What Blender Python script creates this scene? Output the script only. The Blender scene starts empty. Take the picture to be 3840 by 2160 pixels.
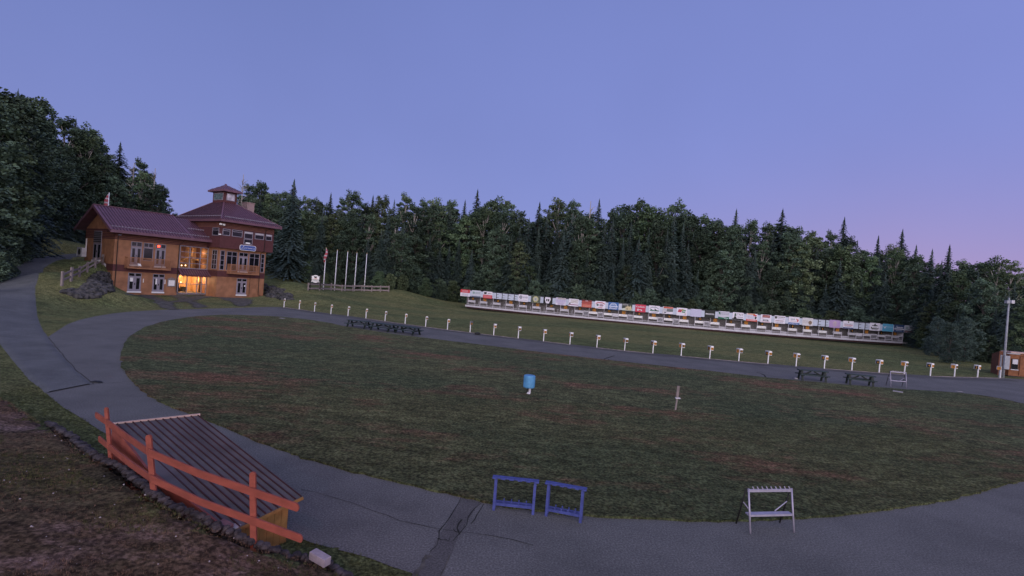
import bpy, bmesh, math, random
import numpy as np
from mathutils import Vector, Matrix, Euler
random.seed(7); rng = np.random.default_rng(7)
R = math.radians
scene = bpy.context.scene
COL = scene.collection
# ------------------------------------------------------------------ camera
F = 1900.0; HC = 6.0
_r = math.atan(.0787); c_, s_ = math.cos(_r), math.sin(_r)
_p = math.atan(20*c_/F)
fwd = np.array([0, math.cos(_p), -math.sin(_p)]); up0 = np.array([0, math.sin(_p), math.cos(_p)]); r0 = np.array([1., 0, 0])
rt = c_*r0 + s_*up0; upv = -s_*r0 + c_*up0
CAM = np.array([0, 0, HC])
cd = bpy.data.cameras.new("camera"); cam = bpy.data.objects.new("camera", cd); COL.objects.link(cam)
m = Matrix.Identity(4)
for i in range(3):
    m[i][0] = rt[i]; m[i][1] = upv[i]; m[i][2] = -fwd[i]; m[i][3] = CAM[i]
cam.matrix_world = m
cd.sensor_width = 36; cd.lens = 36*F/3840; cd.clip_start = .1; cd.clip_end = 3000
scene.camera = cam
# ------------------------------------------------------------------ dawn sky, low soft sun behind the camera
SUN_AZ = R(160)      # measured from +Y towards +X: the dawn glow is behind the camera
SUN_EL = R(5)
w = bpy.data.worlds.new("World"); scene.world = w; w.use_nodes = True
nt = w.node_tree; N = nt.nodes; L = nt.links
bg = N["Background"]
def wm(op, a, b=None, c=None, clamp=False):
    n = N.new("ShaderNodeMath"); n.operation = op; n.use_clamp = clamp
    for i, v in enumerate((a, b, c)):
        if v is None: continue
        if hasattr(v, "default_value") or hasattr(v, "links"): L.new(v, n.inputs[i])
        else: n.inputs[i].default_value = v
    return n.outputs[0]
def wmix(f, a, b, mode='MIX'):
    n = N.new("ShaderNodeMix"); n.data_type = 'RGBA'; n.blend_type = mode
    if hasattr(f, "links"): L.new(f, n.inputs[0])
    else: n.inputs[0].default_value = f
    for k, v in ((6, a), (7, b)):
        if hasattr(v, "links"): L.new(v, n.inputs[k])
        else: n.inputs[k].default_value = (*v, 1)
    return n.outputs[2]
tc = N.new("ShaderNodeTexCoord"); sx = N.new("ShaderNodeSeparateXYZ"); L.new(tc.outputs["Generated"], sx.inputs[0])
X, Y, Z = sx.outputs
el = wm('MULTIPLY', Z, 1.9, clamp=True)
base = wmix(el, (.222, .262, .645), (.150, .196, .495))
azr = wm('MULTIPLY_ADD', X, .85, .38, True)                        # 0 left .. 1 right
low = wm('SUBTRACT', 1.0, wm('MULTIPLY', Z, 2.3, clamp=True), clamp=True)
base = wmix(wm('MULTIPLY', azr, .55), base, (.262, .308, .745))
pk = wm('MULTIPLY', wm('POWER', wm('MULTIPLY_ADD', X, 1.9, -.12, True), 1.1), wm('POWER', low, 3.2), clamp=True)
base = wmix(pk, base, (.52, .32, .54))
lowz = wm('POWER', low, 5.0)
base = wmix(wm('MULTIPLY', lowz, .35), base, (.30, .26, .58))
back = wm('MULTIPLY_ADD', Y, -1.1, -.12, True)                      # dawn glow towards -Y
glow = wm('MULTIPLY', back, wm('SUBTRACT', 1.0, wm('MULTIPLY', Z, .75, clamp=True)))
base = wmix(glow, base, (3.45, 3.15, 3.25))
wn = N.new('ShaderNodeTexNoise'); wn.inputs['Scale'].default_value = 1.6; wn.inputs['Detail'].default_value = 4; L.new(tc.outputs['Generated'], wn.inputs[0])
wr = N.new('ShaderNodeMapRange'); L.new(wn.outputs['Fac'], wr.inputs[0]); wr.inputs[1].default_value = .3; wr.inputs[2].default_value = .7; wr.inputs[3].default_value = .95; wr.inputs[4].default_value = 1.06
wc = N.new('ShaderNodeVectorMath'); wc.operation = 'SCALE'; L.new(base, wc.inputs[0]); L.new(wr.outputs[0], wc.inputs['Scale']); base = wc.outputs[0]
st = N.new("ShaderNodeTexSky"); st.sky_type = 'NISHITA'; st.sun_disc = False
st.sun_elevation = SUN_EL; st.sun_rotation = SUN_AZ
addn = wmix(.012, base, st.outputs[0], 'ADD')
L.new(addn, bg.inputs[0]); bg.inputs[1].default_value = 1.0
sd = bpy.data.lights.new("sun", 'SUN'); sd.energy = .45; sd.angle = R(50); sd.color = (1, .92, .90)
so = bpy.data.objects.new("sun", sd); COL.objects.link(so)
dirv = Vector((math.sin(SUN_AZ)*math.cos(R(16)), math.cos(SUN_AZ)*math.cos(R(16)), math.sin(R(16))))
so.rotation_euler = dirv.to_track_quat('Z', 'Y').to_euler()
so.location = dirv*50
scene.view_settings.view_transform = 'Standard'; scene.view_settings.look = 'None'
scene.view_settings.exposure = -0.09; scene.view_settings.gamma = 1
scene.render.engine = 'CYCLES'
scene.cycles.max_bounces = 6; scene.cycles.transparent_max_bounces = 8
# ------------------------------------------------------------------ photo measurement helpers (3840 px photo)
def ray(px, py): return fwd*F + rt*(px-1920) - upv*(py-1080)
def G(px, py, z=0.0):
    r = ray(px, py); return CAM + r*((z-HC)/r[2])
def atY(px, py, Yv):
    r = ray(px, py); return CAM + r*(Yv/r[1])
def plane(px, py, P, n):
    r = ray(px, py); return CAM + r*(((P-CAM)@n)/(r@n))
def proj(p):
    q = np.array(p)-CAM; z = q@fwd; return 1920+F*(q@rt)/z, 1080-F*(q@upv)/z
K = 3840/2576
def k2(pts): return [(a*K, b*K) for a, b in pts]
def R1(x, y): return (200+x/2.6833, 640+y/2.6833)
# ------------------------------------------------------------------ materials
MATS = {}
def mat(name, col, rough=.8, var=.15, scale=3.0, bump=0.0, bscale=20.0, col2=None, metal=0.0, coat=0.0, stretch=(1, 1, 1), detail=5, spec=.3, coords='Object'):
    if name in MATS: return MATS[name]
    mt = bpy.data.materials.new(name); mt.use_nodes = True; n = mt.node_tree.nodes; l = mt.node_tree.links
    b = n["Principled BSDF"]; b.inputs["Roughness"].default_value = rough; b.inputs["Metallic"].default_value = metal
    b.inputs["Specular IOR Level"].default_value = spec
    t = n.new("ShaderNodeTexCoord"); mp = n.new("ShaderNodeMapping"); l.new(t.outputs[coords], mp.inputs[0]); mp.inputs["Scale"].default_value = stretch
    no = n.new("ShaderNodeTexNoise"); no.inputs["Scale"].default_value = scale; no.inputs["Detail"].default_value = detail; l.new(mp.outputs[0], no.inputs[0])
    cr = n.new("ShaderNodeValToRGB"); l.new(no.outputs["Fac"], cr.inputs[0])
    a = col2 if col2 else tuple(v*(1-var) for v in col); z = col if col2 else tuple(min(1, v*(1+var)) for v in col)
    cr.color_ramp.elements[0].position = .35; cr.color_ramp.elements[0].color = (*a, 1)
    cr.color_ramp.elements[1].position = .65; cr.color_ramp.elements[1].color = (*z, 1)
    l.new(cr.outputs[0], b.inputs["Base Color"])
    if bump:
        nb = n.new("ShaderNodeTexNoise"); nb.inputs["Scale"].default_value = bscale; nb.inputs["Detail"].default_value = 6; l.new(mp.outputs[0], nb.inputs[0])
        bp = n.new("ShaderNodeBump"); bp.inputs["Strength"].default_value = 1.0; bp.inputs["Distance"].default_value = bump; l.new(nb.outputs["Fac"], bp.inputs["Height"]); l.new(bp.outputs[0], b.inputs["Normal"])
    MATS[name] = mt; return mt
def nz(n, l, vec, scale, detail=6, rough=.6):
    q = n.new("ShaderNodeTexNoise"); q.inputs["Scale"].default_value = scale; q.inputs["Detail"].default_value = detail; q.inputs["Roughness"].default_value = rough
    l.new(vec, q.inputs[0]); return q.outputs["Fac"]
def ramp(n, l, f, stops):
    cr = n.new("ShaderNodeValToRGB"); l.new(f, cr.inputs[0]); e = cr.color_ramp.elements
    while len(e) < len(stops): e.new(.5)
    for i, (p, c) in enumerate(stops):
        e[i].position = p; e[i].color = (*c, 1) if isinstance(c, tuple) else (c, c, c, 1)
    return cr.outputs[0]
def mixc(n, l, f, a, b, mode='MIX'):
    q = n.new("ShaderNodeMix"); q.data_type = 'RGBA'; q.blend_type = mode
    if hasattr(f, 'links'): l.new(f, q.inputs[0])
    else: q.inputs[0].default_value = f
    for k, v in ((6, a), (7, b)):
        if hasattr(v, 'links'): l.new(v, q.inputs[k])
        else: q.inputs[k].default_value = (*v, 1)
    return q.outputs[2]
def ground_mat(name, g1, g2, brown, patch_amt, yell=None, dirt=None):
    mt = bpy.data.materials.new(name); mt.use_nodes = True; n = mt.node_tree.nodes; l = mt.node_tree.links
    b = n["Principled BSDF"]; b.inputs["Roughness"].default_value = .95; b.inputs["Specular IOR Level"].default_value = .1
    t = n.new("ShaderNodeTexCoord"); v = t.outputs["Object"]
    mp = n.new("ShaderNodeMapping"); l.new(v, mp.inputs[0]); mp.inputs["Scale"].default_value = (.5, 1.0, 1); mp.inputs["Rotation"].default_value = (0, 0, R(8))
    c = ramp(n, l, nz(n, l, v, 3.2, 10, .85), [(.34, g1), (.62, g2)])
    med = nz(n, l, mp.outputs[0], .55, 9, .72)
    c = mixc(n, l, ramp(n, l, med, [(.44, 0.0), (.60, .8)]), c, tuple(x*1.2 for x in g2))
    if yell:
        yy = nz(n, l, mp.outputs[0], .10, 6, .6)
        c = mixc(n, l, ramp(n, l, yy, [(.42, 0.0), (.56, .75)]), c, yell, 'MIX')
    pt = nz(n, l, mp.outputs[0], .15, 10, .76)
    c = mixc(n, l, ramp(n, l, pt, [(patch_amt, 0.0), (patch_amt+.10, .85)]), c, brown)
    gr = ramp(n, l, nz(n, l, v, 11.0, 2.5, .6), [(.38, .42), (.50, 1.0), (.62, 1.8)])
    c = mixc(n, l, .9, c, gr, 'MULTIPLY')
    g3_ = ramp(n, l, nz(n, l, mp.outputs[0], 2.6, 5, .7), [(.36, .5), (.50, 1.0), (.64, 1.5)])
    c = mixc(n, l, .8, c, g3_, 'MULTIPLY')
    l.new(c, b.inputs["Base Color"])
    bp = n.new("ShaderNodeBump"); bp.inputs["Distance"].default_value = .14; l.new(nz(n, l, v, 5.0, 10, .85), bp.inputs["Height"]); l.new(bp.outputs[0], b.inputs["Normal"])
    MATS[name] = mt; return mt
def asphalt_mat(name, base, tint):
    mt = bpy.data.materials.new(name); mt.use_nodes = True; n = mt.node_tree.nodes; l = mt.node_tree.links
    b = n["Principled BSDF"]; b.inputs["Roughness"].default_value = .85; b.inputs["Specular IOR Level"].default_value = .25
    t = n.new("ShaderNodeTexCoord"); v = t.outputs["Object"]
    c = ramp(n, l, nz(n, l, v, .35, 8, .6), [(.36, tuple(x*.80 for x in base)), (.64, tuple(x*1.14 for x in base))])
    c = mixc(n, l, ramp(n, l, nz(n, l, v, .9, 8, .75), [(.46, 0.0), (.62, .55)]), c, tint)
    gr = ramp(n, l, nz(n, l, v, 22.0, 2.5, .7), [(.36, .62), (.5, 1.0), (.64, 1.6)])
    c = mixc(n, l, .8, c, gr, 'MULTIPLY')
    l.new(c, b.inputs["Base Color"])
    bp = n.new("ShaderNodeBump"); bp.inputs["Distance"].default_value = .012; l.new(nz(n, l, v, 45.0, 6, .8), bp.inputs["Height"]); l.new(bp.outputs[0], b.inputs["Normal"])
    MATS[name] = mt; return mt
M_terr = ground_mat("meadow_grass", (.040, .055, .022), (.108, .122, .052), (.120, .105, .062), .60, yell=(.155, .148, .062))
M_field = ground_mat("field_grass", (.046, .050, .026), (.104, .108, .052), (.165, .082, .056), .515, yell=(.062, .078, .040))
M_hill = ground_mat("bank_soil", (.050, .040, .026), (.125, .080, .058), (.24, .17, .165), .53, yell=(.066, .068, .032))
M_asph = asphalt_mat("asphalt", (.108, .106, .104), (.124, .120, .118))
M_asph2 = asphalt_mat("asphalt_old", (.096, .099, .101), (.125, .128, .130))
M_asph3 = asphalt_mat("asphalt_patch", (.078, .074, .073), (.09, .086, .084))
M_gravel = mat("gravel_path_soil", (.075, .070, .062), .95, .4, 2.5, .03, 14)
M_seamr = mat("road_seam", (.040, .038, .036), .95, .3)
M_crack = mat("crack_dark", (.014, .014, .012), .95, .3)
M_stone = mat("fieldstone", (.090, .084, .086), .9, .5, 2.2, .04, 9, col2=(.016, .017, .016))
M_slate = mat("dark_slate", (.070, .060, .066), .9, .5, 5, .03, 14, col2=(.018, .016, .018))
M_conc = mat("concrete", (.30, .28, .30), .85, .15, 6, .005, 30)
M_orange = mat("ochre_siding", (.29, .136, .076), .7, .18, 1.1, .004, 30)
M_maroon = mat("maroon_siding", (.088, .030, .034), .7, .12, 2.5, .003, 30)
M_roof = mat("maroon_metal_roof", (.150, .072, .100), .42, .14, 1.2, 0, metal=.1, spec=.5)
M_seam = mat("maroon_seam_metal", (.045, .020, .032), .45, .1)
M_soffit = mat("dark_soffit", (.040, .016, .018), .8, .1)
M_frame = mat("grey_window_paint", (.24, .215, .27), .6, .08)
M_white = mat("white_paint", (.74, .72, .74), .6, .05, 5)
M_offwhite = mat("weathered_white_paint", (.50, .48, .54), .7, .12, 5)
M_panel = mat("pale_blue_panel", (.46, .50, .62), .6, .08, 1.2)
M_grey = mat("grey_back_board", (.19, .175, .185), .85, .30, 6, .01, 20)
M_wood = mat("weathered_wood", (.20, .165, .165), .85, .25, 9, .01, 22, stretch=(1, 1, .15))
M_dark = mat("dark_metal", (.016, .014, .014), .6, .1)
M_green = mat("dark_green_planks", (.008, .014, .013), .55, .35, 4)
M_greentop = mat("worn_green_planks", (.020, .034, .038), .6, .25, 4)
M_blue = mat("blue_painted_wood", (.052, .066, .235), .55, .18, 8)
M_metal = mat("galvanized_tube", (.36, .33, .42), .45, .1, 8, metal=.35)
M_pole = mat("pole_grey", (.26, .27, .31), .6, .15, 3)
M_polew = mat("white_flagpole", (.62, .62, .70), .5, .05)
M_barrel = mat("blue_plastic", (.085, .26, .48), .5, .10, 6)
M_fenceo = mat("orange_stained_wood", (.215, .056, .040), .7, .14, 5, .004, 40, stretch=(.6, .6, 1.5))
M_yellow = mat("ochre_planks", (.215, .110, .038), .75, .18, 5, .004, 30)
M_shedroof = mat("grey_roll_roofing", (.088, .078, .086), .8, .18, 1.5, .004, 50)
M_batten = mat("dark_red_batten", (.040, .012, .014), .7, .2)
M_trim = mat("pale_tan_board", (.42, .30, .27), .8, .15, 6)
M_red = mat("red_print", (.50, .045, .055), .6, .05)
M_black = mat("black_print", (.012, .012, .014), .6, .05)
M_num = mat("orange_numeral", (.62, .26, .03), .7, .1)
M_numr = mat("orange_red_numeral", (.62, .12, .03), .7, .1)
M_shack = mat("orange_brown_plywood", (.19, .075, .036), .8, .2, 3, .003, 25)
M_inside = mat("pine_panel_inside", (.56, .32, .15), .7, .2, 3, stretch=(1, 1, .2))
M_brick = mat("pale_brick", (.32, .22, .22), .85, .12, 12, .01, 30)
def glass_mat(name, col, rough=.08, spec=.5, alpha=1.0):
    mt = bpy.data.materials.new(name); mt.use_nodes = True; n = mt.node_tree.nodes; l = mt.node_tree.links
    b = n["Principled BSDF"]
    v = n.new("ShaderNodeTexCoord").outputs["Object"]
    c = ramp(n, l, nz(n, l, v, 1.3, 3, .5), [(.4, tuple(x*.6 for x in col)), (.65, tuple(x*1.3 for x in col))])
    l.new(c, b.inputs["Base Color"]); b.inputs["Roughness"].default_value = rough; b.inputs["Specular IOR Level"].default_value = spec; b.inputs["Alpha"].default_value = alpha
    MATS[name] = mt; return mt
M_glass = glass_mat("dark_glass", (.010, .010, .014))
M_glassc = glass_mat("clear_glass", (.02, .02, .02), .05, .5, .18)
M_glassr = glass_mat("pale_reflection_glass", (.46, .42, .50), .3)  # bright sky reflection of the cupola front pane, painted into the glass colour
def emis(name, col, s):
    mt = bpy.data.materials.new(name); mt.use_nodes = True; b = mt.node_tree.nodes["Principled BSDF"]
    b.inputs["Base Color"].default_value = (*col, 1); b.inputs["Emission Color"].default_value = (*col, 1); b.inputs["Emission Strength"].default_value = s
    MATS[name] = mt; return mt
M_bulb = emis("warm_lamp", (1, .62, .28), 9)
M_redlamp = emis("red_lamp", (1, .06, .03), 5)
def leaf_mat(name, c1, c2, amt=.35):
    mt = bpy.data.materials.new(name); mt.use_nodes = True; n = mt.node_tree.nodes; l = mt.node_tree.links
    b = n["Principled BSDF"]; b.inputs["Roughness"].default_value = .75; b.inputs["Specular IOR Level"].default_value = .15
    t = n.new("ShaderNodeTexCoord"); oi = n.new("ShaderNodeObjectInfo")
    c = ramp(n, l, nz(n, l, t.outputs["Object"], 9.0, 3, .6), [(.36, c1), (.66, c2)])
    h = n.new("ShaderNodeHueSaturation"); l.new(c, h.inputs["Color"])
    mr = n.new("ShaderNodeMapRange"); l.new(oi.outputs["Random"], mr.inputs[0]); mr.inputs[3].default_value = 1-amt; mr.inputs[4].default_value = 1+amt*1.3
    l.new(mr.outputs[0], h.inputs["Value"])
    m2 = n.new("ShaderNodeMath"); m2.operation = 'MULTIPLY_ADD'; l.new(oi.outputs["Random"], m2.inputs[0]); m2.inputs[1].default_value = 7.3; m2.inputs[2].default_value = 0
    fr = n.new("ShaderNodeMath"); fr.operation = 'FRACT'; l.new(m2.outputs[0], fr.inputs[0])
    mh = n.new("ShaderNodeMapRange"); l.new(fr.outputs[0], mh.inputs[0]); mh.inputs[3].default_value = .475; mh.inputs[4].default_value = .53; l.new(mh.outputs[0], h.inputs["Hue"])
    l.new(h.outputs[0], b.inputs["Base Color"])
    MATS[name] = mt; return mt
M_leaf = leaf_mat("broad_leaves", (.036, .060, .044), (.098, .138, .090))
M_leafy = leaf_mat("light_broad_leaves", (.056, .088, .052), (.130, .168, .092))
M_needle = leaf_mat("dark_needles", (.030, .050, .046), (.070, .098, .086), .25)
M_bark = mat("grey_bark", (.085, .075, .070), .9, .4, 5, stretch=(1, 1, .3))
M_birch = mat("pale_bark", (.30, .27, .26), .9, .35, 6, stretch=(1, 1, .5))
# ------------------------------------------------------------------ mesh helpers
def link(name, me, m_, parent=None):
    if m_ is not None and not me.materials: me.materials.append(m_)
    o = bpy.data.objects.new(name, me); COL.objects.link(o)
    if parent is not None: o.parent = parent
    return o
class MB:
    def __init__(s): s.v = []; s.f = []
    def quad(s, *p):
        k = len(s.v); s.v += [tuple(q) for q in p]; s.f.append(tuple(range(k, k+len(p)))); return s
    def hexa(s, P):
        k = len(s.v); s.v += [tuple(q) for q in P]
        s.f += [tuple(k+i for i in q) for q in ((0, 3, 2, 1), (4, 5, 6, 7), (0, 1, 5, 4), (1, 2, 6, 5), (2, 3, 7, 6), (3, 0, 4, 7))]; return s
    def box(s, x0, x1, y0, y1, z0, z1):
        return s.hexa([(x0, y0, z0), (x1, y0, z0), (x1, y1, z0), (x0, y1, z0), (x0, y0, z1), (x1, y0, z1), (x1, y1, z1), (x0, y1, z1)])
    def bar(s, a, b, wd, ht, upd=(0, 0, 1)):
        a = Vector(a); b = Vector(b); d = (b-a).normalized(); u = Vector(upd)
        sd_ = d.cross(u)
        if sd_.length < 1e-4: sd_ = d.cross(Vector((1, 0, 0)))
        sd_.normalize(); u = sd_.cross(d).normalized(); sd_ *= wd/2; u *= ht/2
        return s.hexa([a-sd_-u, a+sd_-u, b+sd_-u, b-sd_-u, a-sd_+u, a+sd_+u, b+sd_+u, b-sd_+u])
    def tube(s, pts, rad, n=8, cap=True):
        pts = [Vector(p) for p in pts]; k0 = len(s.v)
        if not hasattr(rad, '__len__'): rad = [rad]*len(pts)
        for i, p in enumerate(pts):
            d = (pts[min(i+1, len(pts)-1)]-pts[max(i-1, 0)]).normalized()
            a = d.orthogonal().normalized(); b = d.cross(a)
            for j in range(n):
                t = 2*math.pi*j/n; s.v.append(tuple(p+(a*math.cos(t)+b*math.sin(t))*rad[i]))
        for i in range(len(pts)-1):
            for j in range(n):
                s.f.append((k0+i*n+j, k0+i*n+(j+1) % n, k0+(i+1)*n+(j+1) % n, k0+(i+1)*n+j))
        if cap:
            s.f.append(tuple(k0+j for j in reversed(range(n)))); s.f.append(tuple(k0+(len(pts)-1)*n+j for j in range(n)))
        return s
    def rock(s, c, rx, ry, rz, rot=0):
        k = len(s.v); n = 7; ca, sa = math.cos(rot), math.sin(rot)
        for lz, lr in ((-1, .75), (-.3, 1.0), (.55, .9), (1.0, .5)):
            for j in range(n):
                t = 2*math.pi*j/n; q = lr*random.uniform(.8, 1.12)
                x = math.cos(t)*rx*q; y = math.sin(t)*ry*q
                s.v.append((c[0]+x*ca-y*sa, c[1]+x*sa+y*ca, c[2]+lz*rz*random.uniform(.85, 1.1)))
        for i in range(3):
            for j in range(n): s.f.append((k+i*n+j, k+i*n+(j+1) % n, k+(i+1)*n+(j+1) % n, k+(i+1)*n+j))
        s.f.append(tuple(k+3*n+j for j in range(n))); return s
    def build(s, name, m_, parent=None, bevel=0, smooth=False):
        me = bpy.data.meshes.new(name); me.from_pydata(s.v, [], s.f); me.validate()
        bm = bmesh.new(); bm.from_mesh(me); bmesh.ops.recalc_face_normals(bm, faces=bm.faces); bm.to_mesh(me); bm.free()
        if smooth: me.polygons.foreach_set('use_smooth', [True]*len(me.polygons))
        o = link(name, me, m_, parent)
        if bevel:
            bv = o.modifiers.new("bevel", 'BEVEL'); bv.width = bevel; bv.segments = 2; bv.limit_method = 'ANGLE'
        return o
def tag(o, label=None, cat=None, group=None, kind=None):
    if label: o['label'] = label
    if cat: o['category'] = cat
    if group: o['group'] = group
    if kind: o['kind'] = kind
    return o
def empty(name, loc=(0, 0, 0), rz=0, label=None, cat=None, group=None):
    o = bpy.data.objects.new(name, None); COL.objects.link(o); o.location = loc; o.rotation_euler = (0, 0, rz); o.empty_display_size = .3
    return tag(o, label, cat, group)
KIDS = {}
def copy_tree(o, parent=None):
    c = o.copy(); COL.objects.link(c)
    if parent is not None: c.parent = parent
    for ch in list(o.children): copy_tree(ch, c)
    return c
def text_mesh(name, s, size, m_, parent, loc, rot, ext=.004, align='CENTER', sx=1.0):
    cu = bpy.data.curves.new(name, 'FONT'); cu.body = s; cu.size = size; cu.extrude = ext; cu.align_x = align; cu.align_y = 'CENTER'
    t = bpy.data.objects.new("tmp", cu); COL.objects.link(t)
    bpy.context.view_layer.update()
    me = bpy.data.meshes.new_from_object(t.evaluated_get(bpy.context.evaluated_depsgraph_get()))
    bpy.data.objects.remove(t); bpy.data.curves.remove(cu)
    me.materials.clear(); me.name = name
    o = link(name, me, m_, parent); o.location = loc; o.rotation_euler = rot; o.scale = (sx, 1, 1)
    return o
# ------------------------------------------------------------------ terrain
anch = [  # photo px, py, z
 (417,1097,-.1),(666,1106,-.15),(811,1114,-.15),(986,1114,0),(380,1120,0),(560,1130,-.1),(900,1135,-.1),
 (283,958,4.5),(225,968,4.1),(0,1050,1.7),(130,1000,3.0),(142,1178,.15),(130,1050,1.7),(200,1180,.1),(60,1080,1.2),(-150,1120,1.0),
 (386,978,3.85),(330,985,3.9),(300,1050,2.4),(350,1060,2.3),(240,1110,1.0),(300,1130,.5),(230,1020,3.0),(400,1120,.0),
 (1010,1042,3.0),(1150,1052,2.8),(1213,1087,1.85),(1367,1093,1.75),(1160,1092,1.7),(1450,1097,1.5),(1300,1132,.7),(1200,1125,.85),(1400,1145,.3),
 (1010,1112,.0),(1025,1078,1.7),(1100,1115,.8),(1130,1140,.2),(1560,1112,.6),(1700,1150,0),(1650,1125,.3),(1500,1150,.2),(1050,1140,0)]
AP = [G(a, b, z) for a, b, z in anch]
for (x, y, z) in [(-20,30,0),(0,20,0),(0,40,0),(20,30,0),(20,60,0),(0,70,0),(-30,50,0),(40,50,0),(60,50,0),(60,80,0),(30,90,0),(0,95,0),(-10,100,0),(80,100,0),(70,35,0),(90,60,.2),(110,80,2),
   (0,125,.6),(40,118,.6),(80,116,.8),(-90,60,6),(-80,90,6.5),(-70,110,6.5),(-40,125,5),(-110,60,11),(-100,100,11),(0,160,5),(60,150,5),(-60,160,9),(110,110,4),(-60,30,1.5),(-90,30,6),(-25,112,2.5),(-40,60,0),(-42,66,0)]:
    AP.append(np.array([x, y, z]))
AP.append(np.array([-66.0, 83.0, 4.2])); AP.append(np.array([-71.0, 86.0, 4.3]))
_l0 = G(*R1(582, 1215)); _lu = np.array([math.cos(R(57)), math.sin(R(57)), 0]); _lv = np.array([-_lu[1], _lu[0], 0])
for (s1_, y1_, z1_) in ((-1, 2, 3.95), (-1, 5, 4.1), (-1, 8, 4.2), (-1, 11, 4.2), (-4, 3, 3.9), (-4, 8, 4.2), (-1.5, .3, 3.3), (-3.5, .5, 2.9), (.8, 4, 3.9), (.8, 9, 4.1), (-1.5, -1.8, 1.2), (.8, -1.2, -.1), (-1.0, -4, .15), (-4, -2, 1.4), (3, 3, 0), (10, 3, -.15), (2, 12.5, 3.9), (8, 13, 3.5)):
    q_ = _l0+s1_*_lu+y1_*_lv; q_[2] = z1_; AP.append(q_)
AP = np.array(AP); _n = len(AP)
def _U(r2): return np.where(r2 > 1e-9, r2*np.log(np.maximum(r2, 1e-9))*.5, 0)
_S = 50.0
P2 = AP[:, :2]/_S
Km = _U(((P2[:, None]-P2[None])**2).sum(-1)) + np.eye(_n)*2e-4
Pm = np.hstack([np.ones((_n, 1)), P2]); A = np.block([[Km, Pm], [Pm.T, np.zeros((3, 3))]])
W = np.linalg.solve(A, np.concatenate([AP[:, 2], np.zeros(3)]))
def tps(x, y):
    x = np.asarray(x, float)/_S; y = np.asarray(y, float)/_S
    xc = np.clip(x, -2.9, 2.7); yc = np.clip(y, .0, 3.4)
    o = W[_n]+W[_n+1]*xc+W[_n+2]*yc
    for i in range(_n): o = o+W[i]*_U((xc-P2[i, 0])**2+(yc-P2[i, 1])**2)
    return np.clip(o, -.4, 14)
POST = [(1064.7,1152.7),(1122,1160.4),(1179,1169),(1240.8,1177.8),(1304.8,1185.5),(1372,1194.6),(1443.8,1205),(1519,1215.6),(1595.8,1226),(1677.6,1237),(1762.5,1247),(1851,1258),(1943,1269),(2038,1280),(2136.8,1292),(2238,1303.4),(2342,1315.3),(2447.8,1325.8),(2553.7,1334.9),(2661,1345.4),(2770,1355.5),(2879,1364.9),(2984.7,1373.8),(3090.4,1382.2),(3193.4,1390.3),(3296,1398),(3391,1404),(3488,1410),(3578.5,1413.3),(3665.3,1415.7),(3750.5,1417.8)]
ring = [(182,1262),(253,1216),(300,1199),(358,1186),(425,1175),(492,1168),(626,1161),(835,1156),(1000,1151)] + [(a, b-1) for a, b in POST] + [(3800,1420),(4100,1432),(4600,1460)]
ringw = [G(a, b)[:2] for a, b in ring] + [np.array(p) for p in ((75., 40.), (60., 12.), (30., 3.), (6., 1.), (1.0, 5.5))]
ringw += [G(a, b)[:2] for a, b in ((1700,2235),(1543,2148),(1466,2124),(1388,2093),(1272,2062),(1167,2035),(1105,2008),(900,1905),(700,1790),(520,1690),(380,1617),(343,1593),(290,1558),(238,1528),(190,1490),(149,1453),(120,1425),(178,1264))]
ringw = np.array(ringw)
infw = [G(a, b)[:2] for a, b in k2([(305,890),(306,908),(310,928),(320,946),(336,965),(360,985),(385,1003),(440,1030),(520,1057),(600,1093),(700,1132),(800,1165),(900,1192),(1000,1215),(1100,1238),(1165,1253),(1240,1272),(1330,1286),(1450,1297),(1600,1307),(1750,1313),(1900,1312),(2050,1305),(2200,1291),(2350,1267),(2450,1244),(2576,1208)])]
infw += [np.array(p) for p in ((24.5, 21.0), (31, 23.6), (37, 27.3), (41., 31.), (41.5, 34.0))]
infw += [G(a, b)[:2] for a, b in k2([(2576,1018),(2540,1009),(2500,1001),(2450,993),(2400,988),(2330,984),(2250,979),(2100,967),(2000,958),(1900,948),(1800,936),(1600,915),(1400,892),(1200,867),(1100,855),(1000,843),(900,828),(800,808),(750,802),(700,797),(600,793),(550,793),(500,796),(460,801),(420,808),(385,817),(355,829),(330,845),(315,860),(308,873)])]
infw = np.array(infw)
def smooth_closed(P, it=2):
    P = list(P)
    for _ in range(it):
        Q = []
        for i in range(len(P)):
            a, b = P[i], P[(i+1) % len(P)]; Q += [a*.75+b*.25, a*.25+b*.75]
        P = Q
    return np.array(P)
infw = smooth_closed(infw, 2)
def inside(P, x, y):
    r = np.zeros(np.shape(x), bool); n = len(P)
    for i in range(n):
        x0, y0 = P[i]; x1, y1 = P[(i+1) % n]
        c = ((y0 > y) != (y1 > y)) & (x < (x1-x0)*(y-y0)/((y1-y0) if abs(y1-y0) > 1e-9 else 1e-9)+x0)
        r ^= c
    return r
def pdist(P, x, y, closed=True):
    d = np.full(np.shape(x), 1e9); n = len(P)
    for i in range(n if closed else n-1):
        a = P[i]; b = P[(i+1) % n]; ab = b-a; t = np.clip(((x-a[0])*ab[0]+(y-a[1])*ab[1])/max(ab@ab, 1e-9), 0, 1)
        d = np.minimum(d, np.hypot(x-a[0]-t*ab[0], y-a[1]-t*ab[1]))
    return d
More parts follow.
